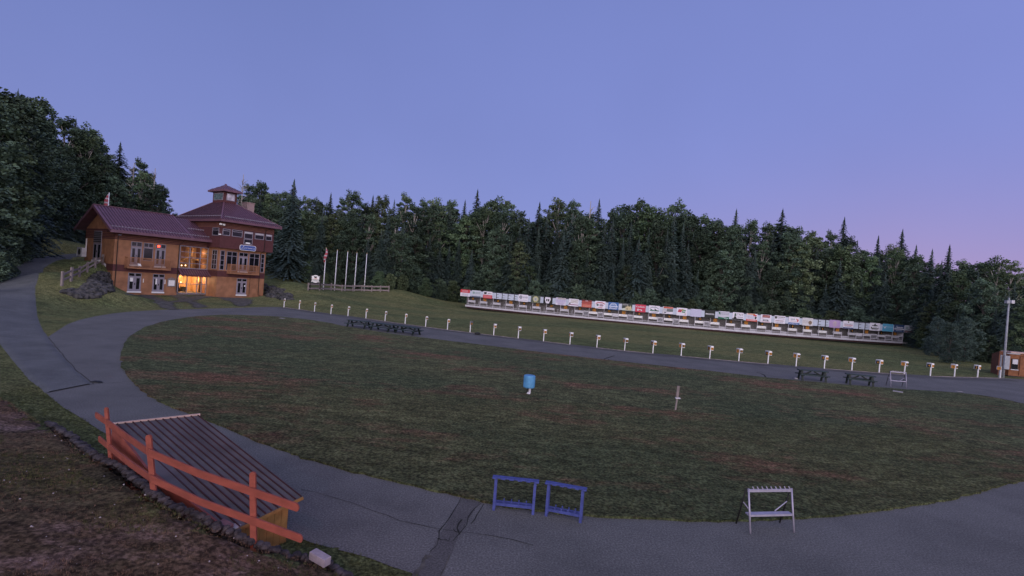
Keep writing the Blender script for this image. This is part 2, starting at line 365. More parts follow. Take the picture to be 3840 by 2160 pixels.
# foreground bank: top edge of the dry stone edging
edge_px = [(60,1500,.75),(178,1580,.80),(236,1606,.90),(315,1669,.95),(388,1717,1.02),(446,1738,1.08),(514,1790,1.12),(566,1832,1.14),(619,1869,1.14),(697,1905,1.10),(760,1935,1.04),(818,1962,.98),(891,1992,.88),(1000,2040,.68),(1058,2059,.54),(1155,2088,.36),(1240,2112,.30),(1290,2140,.25),(1400,2200,.2),(1560,2300,.15)]
EDG = np.array([G(a, b, z) for a, b, z in edge_px])
EDG = np.vstack([[-26, 22, .6], EDG]); 
hillpoly = np.vstack([EDG[:, :2], [[3, 4], [3, -60], [-120, -60], [-120, 18], [-40, 19.5]]])
def hill(x, y):
    d = pdist(EDG[:, :2], x, y, False); ins = inside(hillpoly, x, y)
    w_ = 1/(((x[..., None]-EDG[:, 0])**2+(y[..., None]-EDG[:, 1])**2)+.3)**2
    zt = (w_*EDG[:, 2]).sum(-1)/w_.sum(-1)
    t = np.clip(d/.18, 0, 1); t = t*t*(3-2*t)
    h = zt*t + np.clip(d-.3, 0, 9)*.055 + .05*np.sin(x*1.3)*np.sin(y*1.7)*np.clip(d, 0, 1)
    return np.where(ins, h, 0)
def H(x, y):
    x = np.asarray(x, float); y = np.asarray(y, float)
    d = pdist(ringw, x, y); ins = inside(ringw, x, y)
    t = np.where(ins, 0, np.clip(d/5, 0, 1)); t = t*t*(3-2*t)
    base_ = tps(x, y)*t*np.where(y > 19, 1, np.where(x > -20, 0, 1)*np.clip((y-8)/11, 0, 1)) - .012*(~ins)*np.clip(d*3, 0, 1)
    return base_ + hill(x, y)
def H1(x, y): return float(H(np.array([x]), np.array([y]))[0])
def GT(px, py):
    r = ray(px, py); r = r/abs(r[1]); ts = np.concatenate([np.arange(4, 60, .25), np.arange(60, 260, .5)])
    P = CAM+ts[:, None]*r; h = H(P[:, 0], P[:, 1]); k = np.where(P[:, 2] < h)[0]
    if not len(k): return P[-1]
    i = k[0]
    if i == 0: return P[0]
    a = P[i-1, 2]-h[i-1]; b = P[i, 2]-h[i]; t = a/(a-b); q = P[i-1]*(1-t)+P[i]*t; q[2] = H1(q[0], q[1]); return q
def arr(*seg):
    o = []
    for a, b, s in seg: o += list(np.arange(a, b, s))
    return np.array(o)
gx = arr((-900,-200,70),(-200,-110,8),(-110,-80,2),(-80,-26,.9),(-26,1,.22),(1,30,1.2),(30,112,1.6),(112,240,12),(240,901,60))
gy = arr((-300,-20,20),(-20,4,2),(4,20,.22),(20,60,1.0),(60,125,.9),(125,180,4),(180,1001,40))
XX, YY = np.meshgrid(gx, gy); ZZ = H(XX, YY)
nx, ny = len(gx), len(gy)
ZZ = ZZ - .03*(inside(ringw, XX, YY))
ZZ += (rng.random(ZZ.shape)-.5)*.035*(~inside(ringw, XX, YY))*((XX < 2) & (YY < 20) & (XX > -26))
vs = np.stack([XX, YY, ZZ], -1).reshape(-1, 3)
fs = [(j*nx+i, j*nx+i+1, (j+1)*nx+i+1, (j+1)*nx+i) for j in range(ny-1) for i in range(nx-1)]
me = bpy.data.meshes.new("ground"); me.from_pydata(vs.tolist(), [], fs)
me.materials.append(M_terr); me.materials.append(M_hill)
cx = (XX[:-1, :-1]+.1).ravel(); cy = (YY[:-1, :-1]+.1).ravel()
hm = inside(hillpoly, cx, cy) & (pdist(EDG[:, :2], cx, cy, False) > .5*np.abs(np.sin(cx*2.1)*np.cos(cy*1.3)))
me.polygons.foreach_set('material_index', hm.astype(np.int32)); me.polygons.foreach_set('use_smooth', [True]*len(me.polygons))
ter = link("ground", me, None); tag(ter, kind='structure')
def poly_sheet(name, P, z, m_, parent=None, kind='structure', skirt=0):
    bm = bmesh.new(); vsx = [bm.verts.new((p[0], p[1], z)) for p in P]; f = bm.faces.new(vsx)
    bmesh.ops.triangulate(bm, faces=[f])
    if skirt:
        lo = [bm.verts.new((p[0], p[1], z-skirt)) for p in P]; n = len(P)
        for i in range(n): bm.faces.new((vsx[i], vsx[(i+1) % n], lo[(i+1) % n], lo[i]))
    bmesh.ops.recalc_face_normals(bm, faces=bm.faces)
    me = bpy.data.meshes.new(name); bm.to_mesh(me); bm.free(); me.materials.append(m_)
    o = bpy.data.objects.new(name, me); COL.objects.link(o)
    if kind: o['kind'] = kind
    return o
poly_sheet("ring_road", ringw, 0.0, M_asph)
# ragged turf edge on the infield
jp = []
for i in range(len(infw)):
    a, b = infw[i], infw[(i+1) % len(infw)]; L_ = np.linalg.norm(b-a); k = max(1, int(L_/.22)) if a[1] < 25 else max(1, int(L_/.8))
    for j in range(k):
        p = a+(b-a)*j/k; jp.append(p+rng.normal(0, .035 if a[1] < 25 else .06, 2))
poly_sheet("infield_grass", jp, .06, M_field, skirt=.07)
# climbing road on the left, draped on the ground
def drape(name, Lp, Rp, m_, lift=.03, n=60, k=10, kind='structure'):
    def res(P, n):
        P = np.array(P); d = np.concatenate([[0], np.cumsum(np.linalg.norm(np.diff(P, axis=0), axis=1))]); t = np.linspace(0, d[-1], n)
        return np.stack([np.interp(t, d, P[:, i]) for i in range(2)], -1)
    Lr, Rr = res(Lp, n), res(Rp, n); mb = MB()
    g = Lr[:, None]*(1-np.linspace(0, 1, k))[None, :, None]+Rr[:, None]*np.linspace(0, 1, k)[None, :, None]
    h = H(g[..., 0], g[..., 1])+lift
    h[:, 0] -= .06; h[:, -1] -= .06
    for i in range(n):
        for j in range(k): mb.v.append((g[i, j, 0], g[i, j, 1], h[i, j]))
    for i in range(n-1):
        for j in range(k-1): mb.f.append((i*k+j, i*k+j+1, (i+1)*k+j+1, (i+1)*k+j))
    o = mb.build(name, m_, smooth=True)
    if kind: o['kind'] = kind
    return o
Lr_px = [(330,950),(285,951),(230,953),(190,956),(140,964),(100,978),(60,998),(25,1022),(0,1046),(-40,1085),(-70,1140),(-60,1210),(0,1296),(60,1371),(110,1425),(149,1453),(170,1475)]
Rr_px = [(330,962),(300,962),(268,966),(232,974),(196,988),(165,1006),(147,1030),(138,1060),(134,1100),(137,1140),(143,1180),(152,1210),(165,1238),(180,1263),(215,1312),(290,1392),(345,1440)]
Lr_w = [GT(*p)[:2] for p in Lr_px]; Rr_w = [GT(*p)[:2] for p in Rr_px]
far = np.array([-82., 108.])
drape("hill_road", Lr_w, Rr_w, M_asph2, .05, 90, 12)
# patch across the track, seams and cracks
pp = [G(a, b)[:2] for a, b in ((1731.8,1867),(1690,1940),(1640,2022),(1613,2069),(1555,2165),(1540,2200),(1640,2200),(1656,2160),(1691,2084),(1710,2030),(1761,1941),(1800,1884))]
poly_sheet("track_patch", pp, .004, M_asph3)
def crack(pts, wd=.05, name="road_crack", m_=None, z=.008, jit=.03):
    P = [G(a, b) for a, b in pts]; Q = []
    for i in range(len(P)-1):
        n = max(2, int(np.linalg.norm(P[i+1]-P[i])/.35))
        for j in range(n): Q.append(P[i]+(P[i+1]-P[i])*j/n)
    Q.append(P[-1]); mb = MB(); nrm = []
    for i in range(len(Q)):
        d = Q[min(i+1, len(Q)-1)]-Q[max(i-1, 0)]; q = np.array([-d[1], d[0], 0]); q /= np.linalg.norm(q)+1e-9; nrm.append(q)
    Q = [q+nn*rng.normal(0, jit) for q, nn in zip(Q, nrm)]
    ws = [wd*rng.uniform(.4, 1.2) for _ in Q]
    for i in range(len(Q)-1):
        a, b = Q[i], Q[i+1]; zz = np.array([0, 0, z])
        mb.quad(a-nrm[i]*ws[i]/2+zz, b-nrm[i+1]*ws[i+1]/2+zz, b+nrm[i+1]*ws[i+1]/2+zz, a+nrm[i]*ws[i]/2+zz)
    o = mb.build(name, m_ or M_crack); o['kind'] = 'structure'; return o
crack([(1132,1836),(1300,1882),(1500,1950),(1640,1985),(1850,2010),(2000,2045)], .018)
crack([(1736,1862),(1690,1940),(1640,2022),(1613,2069)], .025); crack([(1800,1886),(1761,1941),(1710,2030)], .02)
crack([(1600,2080),(1575,2120),(1550,2165)], .16, "verge_weeds", M_gravel); crack([(1690,2084),(1656,2165)], .05, "verge_weeds", M_gravel)
crack([(182,1266),(222,1314),(290,1393),(352,1441)], .05, 'road_crack', M_seamr, jit=.02); crack([(153,1443),(250,1440),(352,1441),(440,1434),(518,1430)], .04, 'road_crack', M_seamr)
crack([(1645,2018),(1670,2030),(1690,2025)], .05); crack([(1810,1890),(1790,1930),(1770,1965)], .03); crack([(1700,1985),(1722,2003),(1712,1980),(1735,1950)], .04)
crack([(2256,1352),(2270,1345),(2305,1334)], .22, jit=.02); crack([(2270,1357),(2285,1347)], .12); crack([(2840,1397),(2862,1405),(2875,1418)], .22)
# gravel aisle along the firing line, slightly rougher
ga = [G(a, b-1)[:2] for a, b in POST]; gb = [p+np.array([-.0, -2.0])*1.0 for p in ga]
poly_sheet("shooting_mat_strip", ga+gb[::-1], .006, M_asph3)
# gravel paths between the lodge doors and the road
for P in ([(1180,1245),(1260,1250),(1380,1290),(1560,1375),(1450,1385),(1330,1320),(1160,1262)], [(880,1248),(1010,1252),(1130,1310),(1260,1400),(1180,1402),(1030,1330),(860,1262)], [(1690,1270),(1950,1290),(2010,1300),(1990,1335),(1900,1370),(1780,1320),(1660,1282)], [(700,1250),(1560,1262),(1640,1275),(1560,1279),(700,1262)]):
    pw = np.array([GT(*R1(*p))[:2] for p in P]); mb = MB(); st_ = .45; idx_ = {}
    x0_, y0_ = pw.min(0)-.5; x1_, y1_ = pw.max(0)+.5; gx_ = np.arange(x0_, x1_, st_); gy_ = np.arange(y0_, y1_, st_); GX, GY = np.meshgrid(gx_, gy_)
    ins_ = inside(pw, GX+st_/2+rng.normal(0, .12, GX.shape), GY+st_/2+rng.normal(0, .12, GX.shape)); GH = H(GX, GY)+.035
    def vid(a, c):
        if (a, c) not in idx_: idx_[(a, c)] = len(mb.v); mb.v.append((GX[a, c], GY[a, c], GH[a, c]))
        return idx_[(a, c)]
    for a in range(len(gy_)-1):
        for c in range(len(gx_)-1):
            if ins_[a, c]: mb.f.append((vid(a, c), vid(a, c+1), vid(a+1, c+1), vid(a+1, c)))
    o = mb.build("gravel_path", M_gravel, smooth=True); o['kind'] = 'structure'
# ================================================================== LODGE
exec_lodge = True
LA = R(57); lu = np.array([math.cos(LA), math.sin(LA), 0]); lv = np.array([-lu[1], lu[0], 0]); L0 = G(*R1(582, 1215))
def fp(x, y, d=0.0):
    q = plane(*R1(x, y), L0-d*lv, lv)-L0; return q@lu, q[2]
def sp(x, y, s=0.0):
    q = plane(*R1(x, y), L0+s*lu, lu)-L0; return q@lv, q[2]
lodge = empty("lodge", tuple(L0), LA, "three storey ochre and maroon lodge with metal roofs and square cupola", "lodge")
TS0, TS1, TY = 13.45, 21.75, -3.3
US0, US1, UY = 13.05, 22.5, -4.1
BK = 11.5
def siding(zone):   # returns builder of clapboard lines
    return zone
b = MB(); b.box(0, 8.9, 0, BK, -.6, 3.08).box(8.9, TS0, 4.4, BK, -.6, 3.08); b.build("lower_wall", M_orange, lodge)
MB().box(-.02, TS0, -.02, BK+.02, 3.08, 4.1).build("floor_band", M_maroon, lodge)
b = MB(); b.box(0, 8.9, 0, BK, 4.1, 7.85).box(8.9, TS0, 4.4, BK, 4.1, 7.85); b.build("upper_wall", M_orange, lodge)
MB().box(-.015, TS0, -.015, BK+.015, 7.85, 9.35).build("frieze", M_maroon, lodge)
b = MB()
for k in range(5):
    z = 8.02+k*.24; b.box(-.03, TS0, -.03, BK+.03, z, z+.05)
b.build("frieze_stripe", M_orange, lodge)
# clapboard shadow lines
def clap(z0, z1, x0, x1, y, holes=()):
    b = MB(); z = z0
    while z < z1:
        b.box(x0, x1, y-.012, y+.01, z, z+.022); z += .2
    return b
# gable triangle
g = MB(); ap = 12.35
for xx in (0.0,):
    P = [(xx, 0, 9.35), (xx, BK, 9.35), (xx, BK/2, ap)]; Q = [(xx+.3, p[1], p[2]) for p in P]
    g.quad(*P); g.quad(*Q[::-1])
    for i in range(3): g.quad(P[i], Q[i], Q[(i+1) % 3], P[(i+1) % 3])
g.build("gable_wall", M_orange, lodge)
def roof_plane(e0, e1, r1, r0_, thick=.18, seam=.42, rib=.06):
    """e0,e1 eave ends, r1,r0 ridge ends; returns slab and seams"""
    e0, e1, r1, r0_ = [Vector(p) for p in (e0, e1, r1, r0_)]
    n = (e1-e0).cross(r0_-e0).normalized()
    if n.z < 0: n = -n
    b = MB(); dn = n*thick
    b.hexa([e0-dn, e1-dn, r1-dn, r0_-dn, e0, e1, r1, r0_])
    s = MB(); Ln = (e1-e0).length; ed = (e1-e0).normalized()
    k = int(Ln/seam)
    up_ = (r0_-e0); up_ = (up_-ed*up_.dot(ed)).normalized()
    hgt = (r0_-e0).dot(up_)
    a0 = (r0_-e0).dot(ed); a1 = Ln-(r1-e0).dot(ed)
    for i in range(1, k+1):
        t = Ln*i/(k+1)
        h = hgt
        if a0 > .3 and t < a0: h = hgt*t/a0
        if a1 > .3 and Ln-t < a1: h = min(h, hgt*(Ln-t)/a1)
        if h < .2: continue
        p = e0+ed*t+n*(rib*.5); s.bar(p, p+up_*h, .085, rib*1.3, n)
    return b, s
rf = MB(); sm_ = MB()
def addmb(a, b):
    k = len(a.v); a.v += b.v; a.f += [tuple(i+k for i in f) for f in b.f]
RZ, EZ, EY = 12.95, 9.2, -1.6
for (s0, s1, dz) in ((-1.1, 10.1, 0), (10.1, 13.2, -.32)):
    for sgn in (0, 1):
        ye = EY if sgn == 0 else BK-EY
        a, c = roof_plane((s0, ye, EZ+dz*.1), (s1, ye, EZ+dz*.1), (s1, BK/2, RZ+dz), (s0, BK/2, RZ+dz)); addmb(rf, a)
        if sgn == 0: addmb(sm_, c)
rf.bar((-1.1, BK/2, RZ+.05), (10.1, BK/2, RZ+.05), .3, .1)
o = rf.build("roof", M_roof, lodge); sm_.build("roof_seam", M_seam, lodge)
# eave fascia, gable rakes
b = MB(); b.box(-1.15, 13.2, EY-.1, EY, EZ-.42, EZ-.02)
b.bar((-1.13, EY-.08, EZ-.2), (-1.13, BK/2, RZ-.2), .08, .42, (0, 0, 1)); b.bar((-1.13, BK-EY+.08, EZ-.2), (-1.13, BK/2, RZ-.2), .08, .42, (0, 0, 1))
b.build("fascia", M_roof, lodge)
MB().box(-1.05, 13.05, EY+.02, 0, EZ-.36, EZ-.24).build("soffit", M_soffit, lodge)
def guard(p0, p1, n, name="snow_guard"):
    b = MB(); p0 = Vector(p0); p1 = Vector(p1)
    b.bar(p0+Vector((0, 0, .14)), p1+Vector((0, 0, .14)), .04, .05)
    for i in range(n):
        q = p0+(p1-p0)*(i+.5)/n; b.bar(q+Vector((0, 0, 0)), q+Vector((0, 0, .2)), .13, .07)
    b.build(name, M_frame, lodge)
guard((-.9, EY+.75, EZ+.42), (13.0, EY+.75, EZ+.40), 34); guard((10.3, 0.9, EZ+1.5), (12.9, 0.9, EZ+1.5), 7)
# tower
MB().box(TS0, TS1, TY, BK-.01, -.6, 3.15).build("tower_lower_wall", M_orange, lodge)
MB().box(TS0-.02, TS1+.02, TY-.02, BK, 3.15, 4.15).build("tower_band", M_maroon, lodge)
MB().box(TS0, TS1, TY, BK-.01, 4.15, 8.0).build("tower_middle_wall", M_orange, lodge)
MB().box(US0, US1, UY, BK+.2, 8.0, 12.52).build("control_room_wall", M_maroon, lodge)
b = MB()
for k in range(5):
    z = 11.5+k*.22; b.box(US0-.015, US1+.015, UY-.015, BK+.215, z, z+.045)
b.build("control_room_stripe", M_orange, lodge)
E0, E1, Y0, Y1, EZ2 = 12.4, 23.2, -5.4, 12.3, 12.72
C0, C1, D0, D1, CZ = 16.4, 18.6, 2.0, 6.0, 16.25
rf = MB(); sm_ = MB()
for e0, e1, r1, r0_ in (((E0, Y0, EZ2), (E1, Y0, EZ2), (C1, D0, CZ), (C0, D0, CZ)), ((E0, Y1, EZ2), (E0, Y0, EZ2), (C0, D0, CZ), (C0, D1, CZ)), ((E1, Y0, EZ2), (E1, Y1, EZ2), (C1, D1, CZ), (C1, D0, CZ)), ((E1, Y1, EZ2), (E0, Y1, EZ2), (C0, D1, CZ), (C1, D1, CZ))):
    a, c = roof_plane(e0, e1, r1, r0_, .12); addmb(rf, a); addmb(sm_, c)
for a, c in (((E0, Y0, EZ2), (C0, D0, CZ)), ((E1, Y0, EZ2), (C1, D0, CZ)), ((E0, Y1, EZ2), (C0, D1, CZ))): rf.bar(Vector(a)+Vector((0, 0, .05)), Vector(c)+Vector((0, 0, .05)), .22, .1)
rf.build("hip_roof", M_roof, lodge); sm_.build("hip_roof_seam", M_seam, lodge)
MB().box(E0, E1, Y0, Y0+.1, EZ2-.38, EZ2-.02).box(E0, E0+.1, Y0+.1, Y1, EZ2-.38, EZ2-.02).box(E1-.1, E1, Y0+.1, Y1, EZ2-.38, EZ2-.02).box(E0+.1, E1-.1, Y0+.1, Y1, EZ2-.36, EZ2-.25).build("hip_fascia", M_roof, lodge)
guard((E0+.9, Y0+.75, EZ2+.42), (E1-.9, Y0+.75, EZ2+.42), 30); guard((E0+.5, Y1-.8, EZ2+.5), (E0+.5, Y0+.9, EZ2+.5), 26)
# cupola
MB().box(C0, C1, D0, D1, CZ-.4, CZ+2.0).build("cupola_wall", M_maroon, lodge)
for (q0, q1, ax) in ((C0+.35, C1-.35, 'f'), (D0+.4, D1-.4, 'l')):
    fr = MB(); z0, z1 = CZ+.45, CZ+1.75
    if ax == 'f':
        o = MB().box(q0, q1, D0-.05, D0-.001, z0, z1).build("cupola_window", M_frame, lodge); MB().box(q0+.12, q1-.12, D0-.075, D0-.05, z0+.12, z1-.12).build("pane", M_glassr, o)
    else:
        o = MB().box(C0-.05, C0-.001, q0, q1, z0, z1).build("cupola_window", M_frame, lodge); MB().box(C0-.075, C0-.05, q0+.15, q1-.15, z0+.12, z1-.12).build("pane", mat("tree_reflection_glass", (.11, .15, .17), .15, .4, 2), o)  # side pane colour carries the painted reflection of the trees
c0, c1, d0, d1, cz = C0-.55, C1+.55, D0-.9, D1+.9, CZ+2.25; ctr = ((C0+C1)/2, (D0+D1)/2, CZ+3.45)
rf = MB(); sm_ = MB(); q = [(c0, d0, cz), (c1, d0, cz), (c1, d1, cz), (c0, d1, cz)]
for i in range(4):
    rf.quad(q[i], q[(i+1) % 4], ctr)
    for t in (.15, .3, .45, .6, .75, .9):
        a = Vector(q[i]).lerp(Vector(q[(i+1) % 4]), t); tt = 1-abs(2*t-1); mid = Vector(q[i]).lerp(Vector(q[(i+1) % 4]), .5)
        top = a+(Vector(ctr)-mid)*tt*.97; sm_.bar(a+Vector((0, 0, .03)), top+Vector((0, 0, .03)), .05, .06)
rf.box(c0, c1, d0, d1, cz-.3, cz-.002); rf.box(ctr[0]-.14, ctr[0]+.14, ctr[1]-.14, ctr[1]+.14, ctr[2]-.15, ctr[2]+.12)
rf.build("cupola_roof", M_roof, lodge); sm_.build("cupola_seam", M_seam, lodge)
# windows and doors on a facade. ax 'f' faces -y at y=-d ; 'l' faces -x at x=d
def fac(ax, d):
    if ax == 'f': return lambda b, a0, a1, z0, z1, o0, o1: b.box(a0, a1, -d-o1, -d-o0, z0, z1)
    return lambda b, a0, a1, z0, z1, o0, o1: b.box(d-o1, d-o0, a0, a1, z0, z1)
def window(name, ax, d, a0, a1, z0, z1, cols=(.5,), rows=(), fw=.09, glass=None, fm=None, sill=False, gap=None, label=None):
    B_ = fac(ax, d); f = MB()
    B_(f, a0, a1, z0, z0+fw, 0, .07); B_(f, a0, a1, z1-fw, z1, 0, .07); B_(f, a0, a0+fw, z0+fw, z1-fw, 0, .07); B_(f, a1-fw, a1, z0+fw, z1-fw, 0, .07)
    for c in cols: x = a0+(a1-a0)*c; B_(f, x-fw*.5, x+fw*.5, z0+fw, z1-fw, 0, .065)
    for c in rows: z = z0+(z1-z0)*c; B_(f, a0+fw, a1-fw, z-fw*.45, z+fw*.45, 0, .06)
    o = f.build(name, fm or M_frame, lodge); p = MB(); B_(p, a0+fw*.5, a1-fw*.5, z0+fw*.5, z1-fw*.5, .012, .03); p.build("pane", glass or M_glass, o)
    if sill:
        q = MB(); B_(q, a0-.05, a1+.05, z0-.22, z0, 0, .16); q.build("sill", M_white, o)
    if label: o['label'] = label
    return o
def door(ax, d, a0, a1, z0, z1, tr=True, sill=True):
    B_ = fac(ax, d); f = MB(); zt = z1-.55 if tr else z1
    B_(f, a0, a1, z0, z1, 0, .05); o = f.build("double_door", M_frame, lodge); p = MB(); mid = (a0+a1)/2; w4 = (a1-a0)/4
    for c in (mid-w4, mid+w4):
        B_(p, c-w4*.48, c+w4*.48, z0+.35, zt-.25, .05, .07)
        if tr: B_(p, c-w4*.78, c+w4*.78, zt+.08, z1-.1, .05, .07)
    p.build("pane", M_glass, o); h = MB(); B_(h, mid-.04, mid+.04, (z0+zt)/2-.15, (z0+zt)/2+.15, .05, .13); h.build("handle", M_dark, o)
    if sill: q = MB(); B_(q, a0-.05, a1+.05, z0-.22, z0, 0, .18); q.build("sill", M_white, o)
    return o
door('f', 0, 2.0, 3.75, .12, 2.95); door('f', 0, 5.3, 6.95, .12, 2.95)
window("transom_window", 'f', 0, 2.1, 3.55, 7.0, 7.75); window("transom_window", 'f', 0, 3.75, 5.1, 7.0, 7.72); window("transom_window", 'f', 0, 5.4, 6.85, 7.02, 7.72)
door('f', 0, 2.1, 3.55, 4.2, 6.95, False); window("picture_window", 'f', 0, 3.75, 5.1, 4.9, 6.95, ()); door('f', 0, 5.4, 6.85, 4.2, 6.95, False)
# tower facade
window("narrow_window", 'f', -TY, 13.7, 14.45, 4.3, 7.6, (), (.25, .5, .75)); window("tall_window", 'f', -TY, 14.75, 16.55, 4.3, 7.55, (.5,), (.76,)); door('f', -TY, 16.85, 18.45, 4.25, 6.8, False); window("transom_window", 'f', -TY, 16.85, 18.45, 6.85, 7.55)
window("tall_window", 'f', -TY, 18.7, 20.55, 4.3, 7.55, (.5,), (.76,)); window("narrow_window", 'f', -TY, 20.85, 21.5, 4.3, 7.6, (), (.25, .5, .75))
door('f', -TY, 16.8, 18.55, .2, 3.02)
for a, c, z0, z1, rr in ((13.4, 14.65, 10.1, 11.25, .72), (14.95, 16.75, 10.1, 11.27, .72), (17.05, 18.6, 10.0, 11.24, .72), (17.05, 18.6, 9.0, 9.95, None), (18.95, 20.65, 10.1, 11.2, .68), (20.95, 22.15, 10.1, 11.2, .68)):
    o = window("control_room_window", 'f', -UY, a, c, z0, z1, (), (rr,) if rr else (), .1)
    if a > 17 and rr: MB().box(a+.1, c-.1, UY-.06, UY-.032, z0+(z1-z0)*.75, z1-.1).build("pale_pane_top", M_offwhite, o)  # off-white strip paints the whitish reflection across the top of these panes
MB().box(17.4, 18.2, UY-.09, UY-.031, 9.12, 9.35).build("window_paper", M_white, lodge)
window("side_window", 'l', US0, -3.75, -1.6, 10.0, 11.3, (), (.7,)); window("corner_window", 'l', TS0, -2.9, -1.3, 4.35, 7.6, (.5,), (.25, .5, .75))
# left gable end
o = MB().box(-.06, -.001, 4.85, 8.0, 7.15, 9.0).build("louvre_window", M_frame, lodge)
b = MB()
for k in range(6): b.box(-.10, -.06, 4.98, 7.87, 7.25+k*.29, 7.25+k*.29+.17)
b.build("slat", M_dark, o)
door('l', 0, 4.75, 7.95, 4.45, 7.1, False)
# entry glazing (open front with lit rooms behind)
def glaz(a0, a1, z0, z1, cols, rows, name):
    f = MB(); fw = .12
    f.box(a0, a1, -.02, .12, z0, z0+fw).box(a0, a1, -.02, .12, z1-fw, z1)
    for c in cols: f.box(c-fw/2, c+fw/2, -.03, .13, z0+fw, z1-fw)
    for r_ in rows: f.box(a0, a1, 0, .1, r_-.05, r_+.05)
    o = f.build(name, M_frame, lodge); MB().box(a0+.05, a1-.05, .04, .06, z0+.05, z1-.05).build("pane", M_glassc, o); return o
glaz(8.9, TS0, 4.1, 7.85, (8.98, 10.5, 12.15, 13.35), (5.0, 5.95, 6.85), "stair_glazing")
glaz(8.9, TS0, -.1, 3.08, (8.98, 10.35, 11.95, 12.65, 13.38), (1.55,), "entrance_glazing")
MB().box(9.0, 9.12, .0, .14, 4.1, 7.85).build("post_trim", M_orange, lodge)
b = MB().box(8.9, TS0, .14, 4.4, -.3, .06); b.build("entry_floor", M_wood, lodge)
MB().box(8.91, TS0-.01, 4.25, 4.39, -.05, 3.07).box(8.91, 8.98, .2, 4.25, -.05, 3.07).box(12.9, 12.98, 1.6, 4.25, -.05, 3.07).box(8.91, TS0-.01, 4.25, 4.39, 4.11, 7.84).box(8.91, 8.98, .2, 4.25, 4.11, 7.84).build("entry_lining", M_inside, lodge)
b = MB(); b.bar((9.4, 3.0, 4.2), (12.2, 3.0, 6.6), .25, .30).bar((9.2, 2.6, 1.3), (10.6, 2.6, 3.0), .25, .3).bar((12.2, 3.0, 4.2), (12.2, 3.0, 7.8), .2, .2).box(12.3, 13.4, 2.4, 4.2, 5.6, 5.75)
b.build("staircase", M_inside, lodge)
MB().box(11.0, 11.7, 3.2, 3.9, .06, .85).build("entry_counter", M_dark, lodge); MB().box(9.3, 10.2, 1.8, 2.4, .06, .7).box(9.6, 10.0, 1.9, 2.3, .7, 1.5).build("entry_bench", M_dark, lodge)
for (x, y, z, p) in ((11.1, 2.2, 2.5, 520), (12.7, 1.2, 2.5, 220), (12.9, 1.8, 6.9, 80), (9.8, 1.5, 4.9, 12), (12.9, 1.6, 4.8, 45)):
    ld = bpy.data.lights.new("room_lamp", 'POINT'); ld.energy = p; ld.color = (1, .66, .33); ld.shadow_soft_size = .15
    lo = bpy.data.objects.new("room_lamp", ld); COL.objects.link(lo); lo.parent = lodge; lo.location = (x, y, z)
for (x, y, z) in ((9.75, .9, 4.55), (10.35, .9, 4.6), (9.9, 1.1, 1.75)):
    mb = MB(); mb.rock((x, y, z), .09, .09, .09); mb.build("wall_lamp_globe", M_bulb, lodge, smooth=True)
o = MB().box(5.62, 5.98, -.10, -.072, 7.2, 7.52).build("red_indicator_lamp", M_redlamp, lodge)
# canopy above the entrance
a, c = roof_plane((8.85, -1.35, 3.1), (13.44, -1.35, 3.1), (13.44, -.02, 4.0), (8.85, -.02, 4.0), .1, .4, .05)
a.build("entry_canopy", M_roof, lodge); c.build("canopy_seam", M_seam, lodge); MB().box(8.85, 13.44, -1.38, -1.34, 2.85, 3.1).build("canopy_fascia", M_maroon, lodge)
# balconies
def balcony(s0, s1, yb, dep, z0, z1):
    y0 = yb-dep; b = MB(); b.box(s0, s1, y0, yb, z0, z0+.18); o = b.build("balcony", M_orange, lodge)
    r = MB(); r.box(s0, s1, y0, y0+.06, z1-.1, z1).box(s0, s1, y0, y0+.06, z0+.3, z0+.36)
    for xx in (s0, s1-.06): r.box(xx, xx+.06, y0+.06, yb, z1-.1, z1).box(xx, xx+.06, y0+.06, yb, z0+.3, z0+.36)
    n = int((s1-s0)/.15)
    for i in range(n+1):
        xx = s0+(s1-s0-.05)*i/n; w_ = .10 if i % 10 == 0 else .055; r.box(xx, xx+w_, y0+.01, y0+.05, z0+.18, z1-.1)
    for xx in (s0, s1-.06):
        for i in range(1, 8): yy = y0+dep*i/8; r.box(xx+.01, xx+.05, yy, yy+.05, z0+.18, z1-.1)
    r.build("railing", M_orange, o); return o
balcony(1.4, 7.3, 0, 1.2, 3.62, 5.35); balcony(14.95, 20.05, TY, 1.2, 3.75, 5.4)
MB().box(2.3, 3.3, -.2, -.072, 4.0, 4.12).build("door_sill_board", M_white, lodge)
MB().hexa([(2.75, -1.3, 4.1), (3.15, -1.3, 4.1), (3.15, -1.25, 4.1), (2.75, -1.25, 4.1), (2.65, -1.32, 4.42), (3.05, -1.32, 4.42), (3.05, -1.27, 4.42), (2.65, -1.27, 4.42)]).build("balcony_notice", M_white, lodge)
# noticeboard, door notices, downspouts, lamps, heat pump
o = MB().box(7.4, 8.62, -.1, -.001, 1.0, 2.25).quad((7.35, -.11, 2.25), (8.67, -.11, 2.25), (8.0, -.11, 2.55)).build("noticeboard", M_wood, lodge); MB().box(7.55, 8.45, -.13, -.1, 1.15, 2.05).build("notice_sheet", M_white, o)
for q_ in ((4.0, 4.1, -.03, -.001, 1.5, 2.1), (7.02, 7.14, -.03, -.001, 1.4, 2.1), (2.25, 2.65, -.09, -.072, 1.6, 2.2), (5.7, 5.9, -.09, -.072, 1.3, 2.2), (18.1, 18.3, TY-.09, TY-.072, 1.6, 1.85)): MB().box(*q_).build("door_notice", M_white, lodge)
b = MB()
for x, y, z1 in ((.35, -.08, 8.6), (8.75, -.09, 8.3)):
    b.tube([(x, EY+.1, z1+.2), (x, y-.05, z1-.4), (x, y-.05, .25), (x+.25, y-.4, .0)], .05, 6)
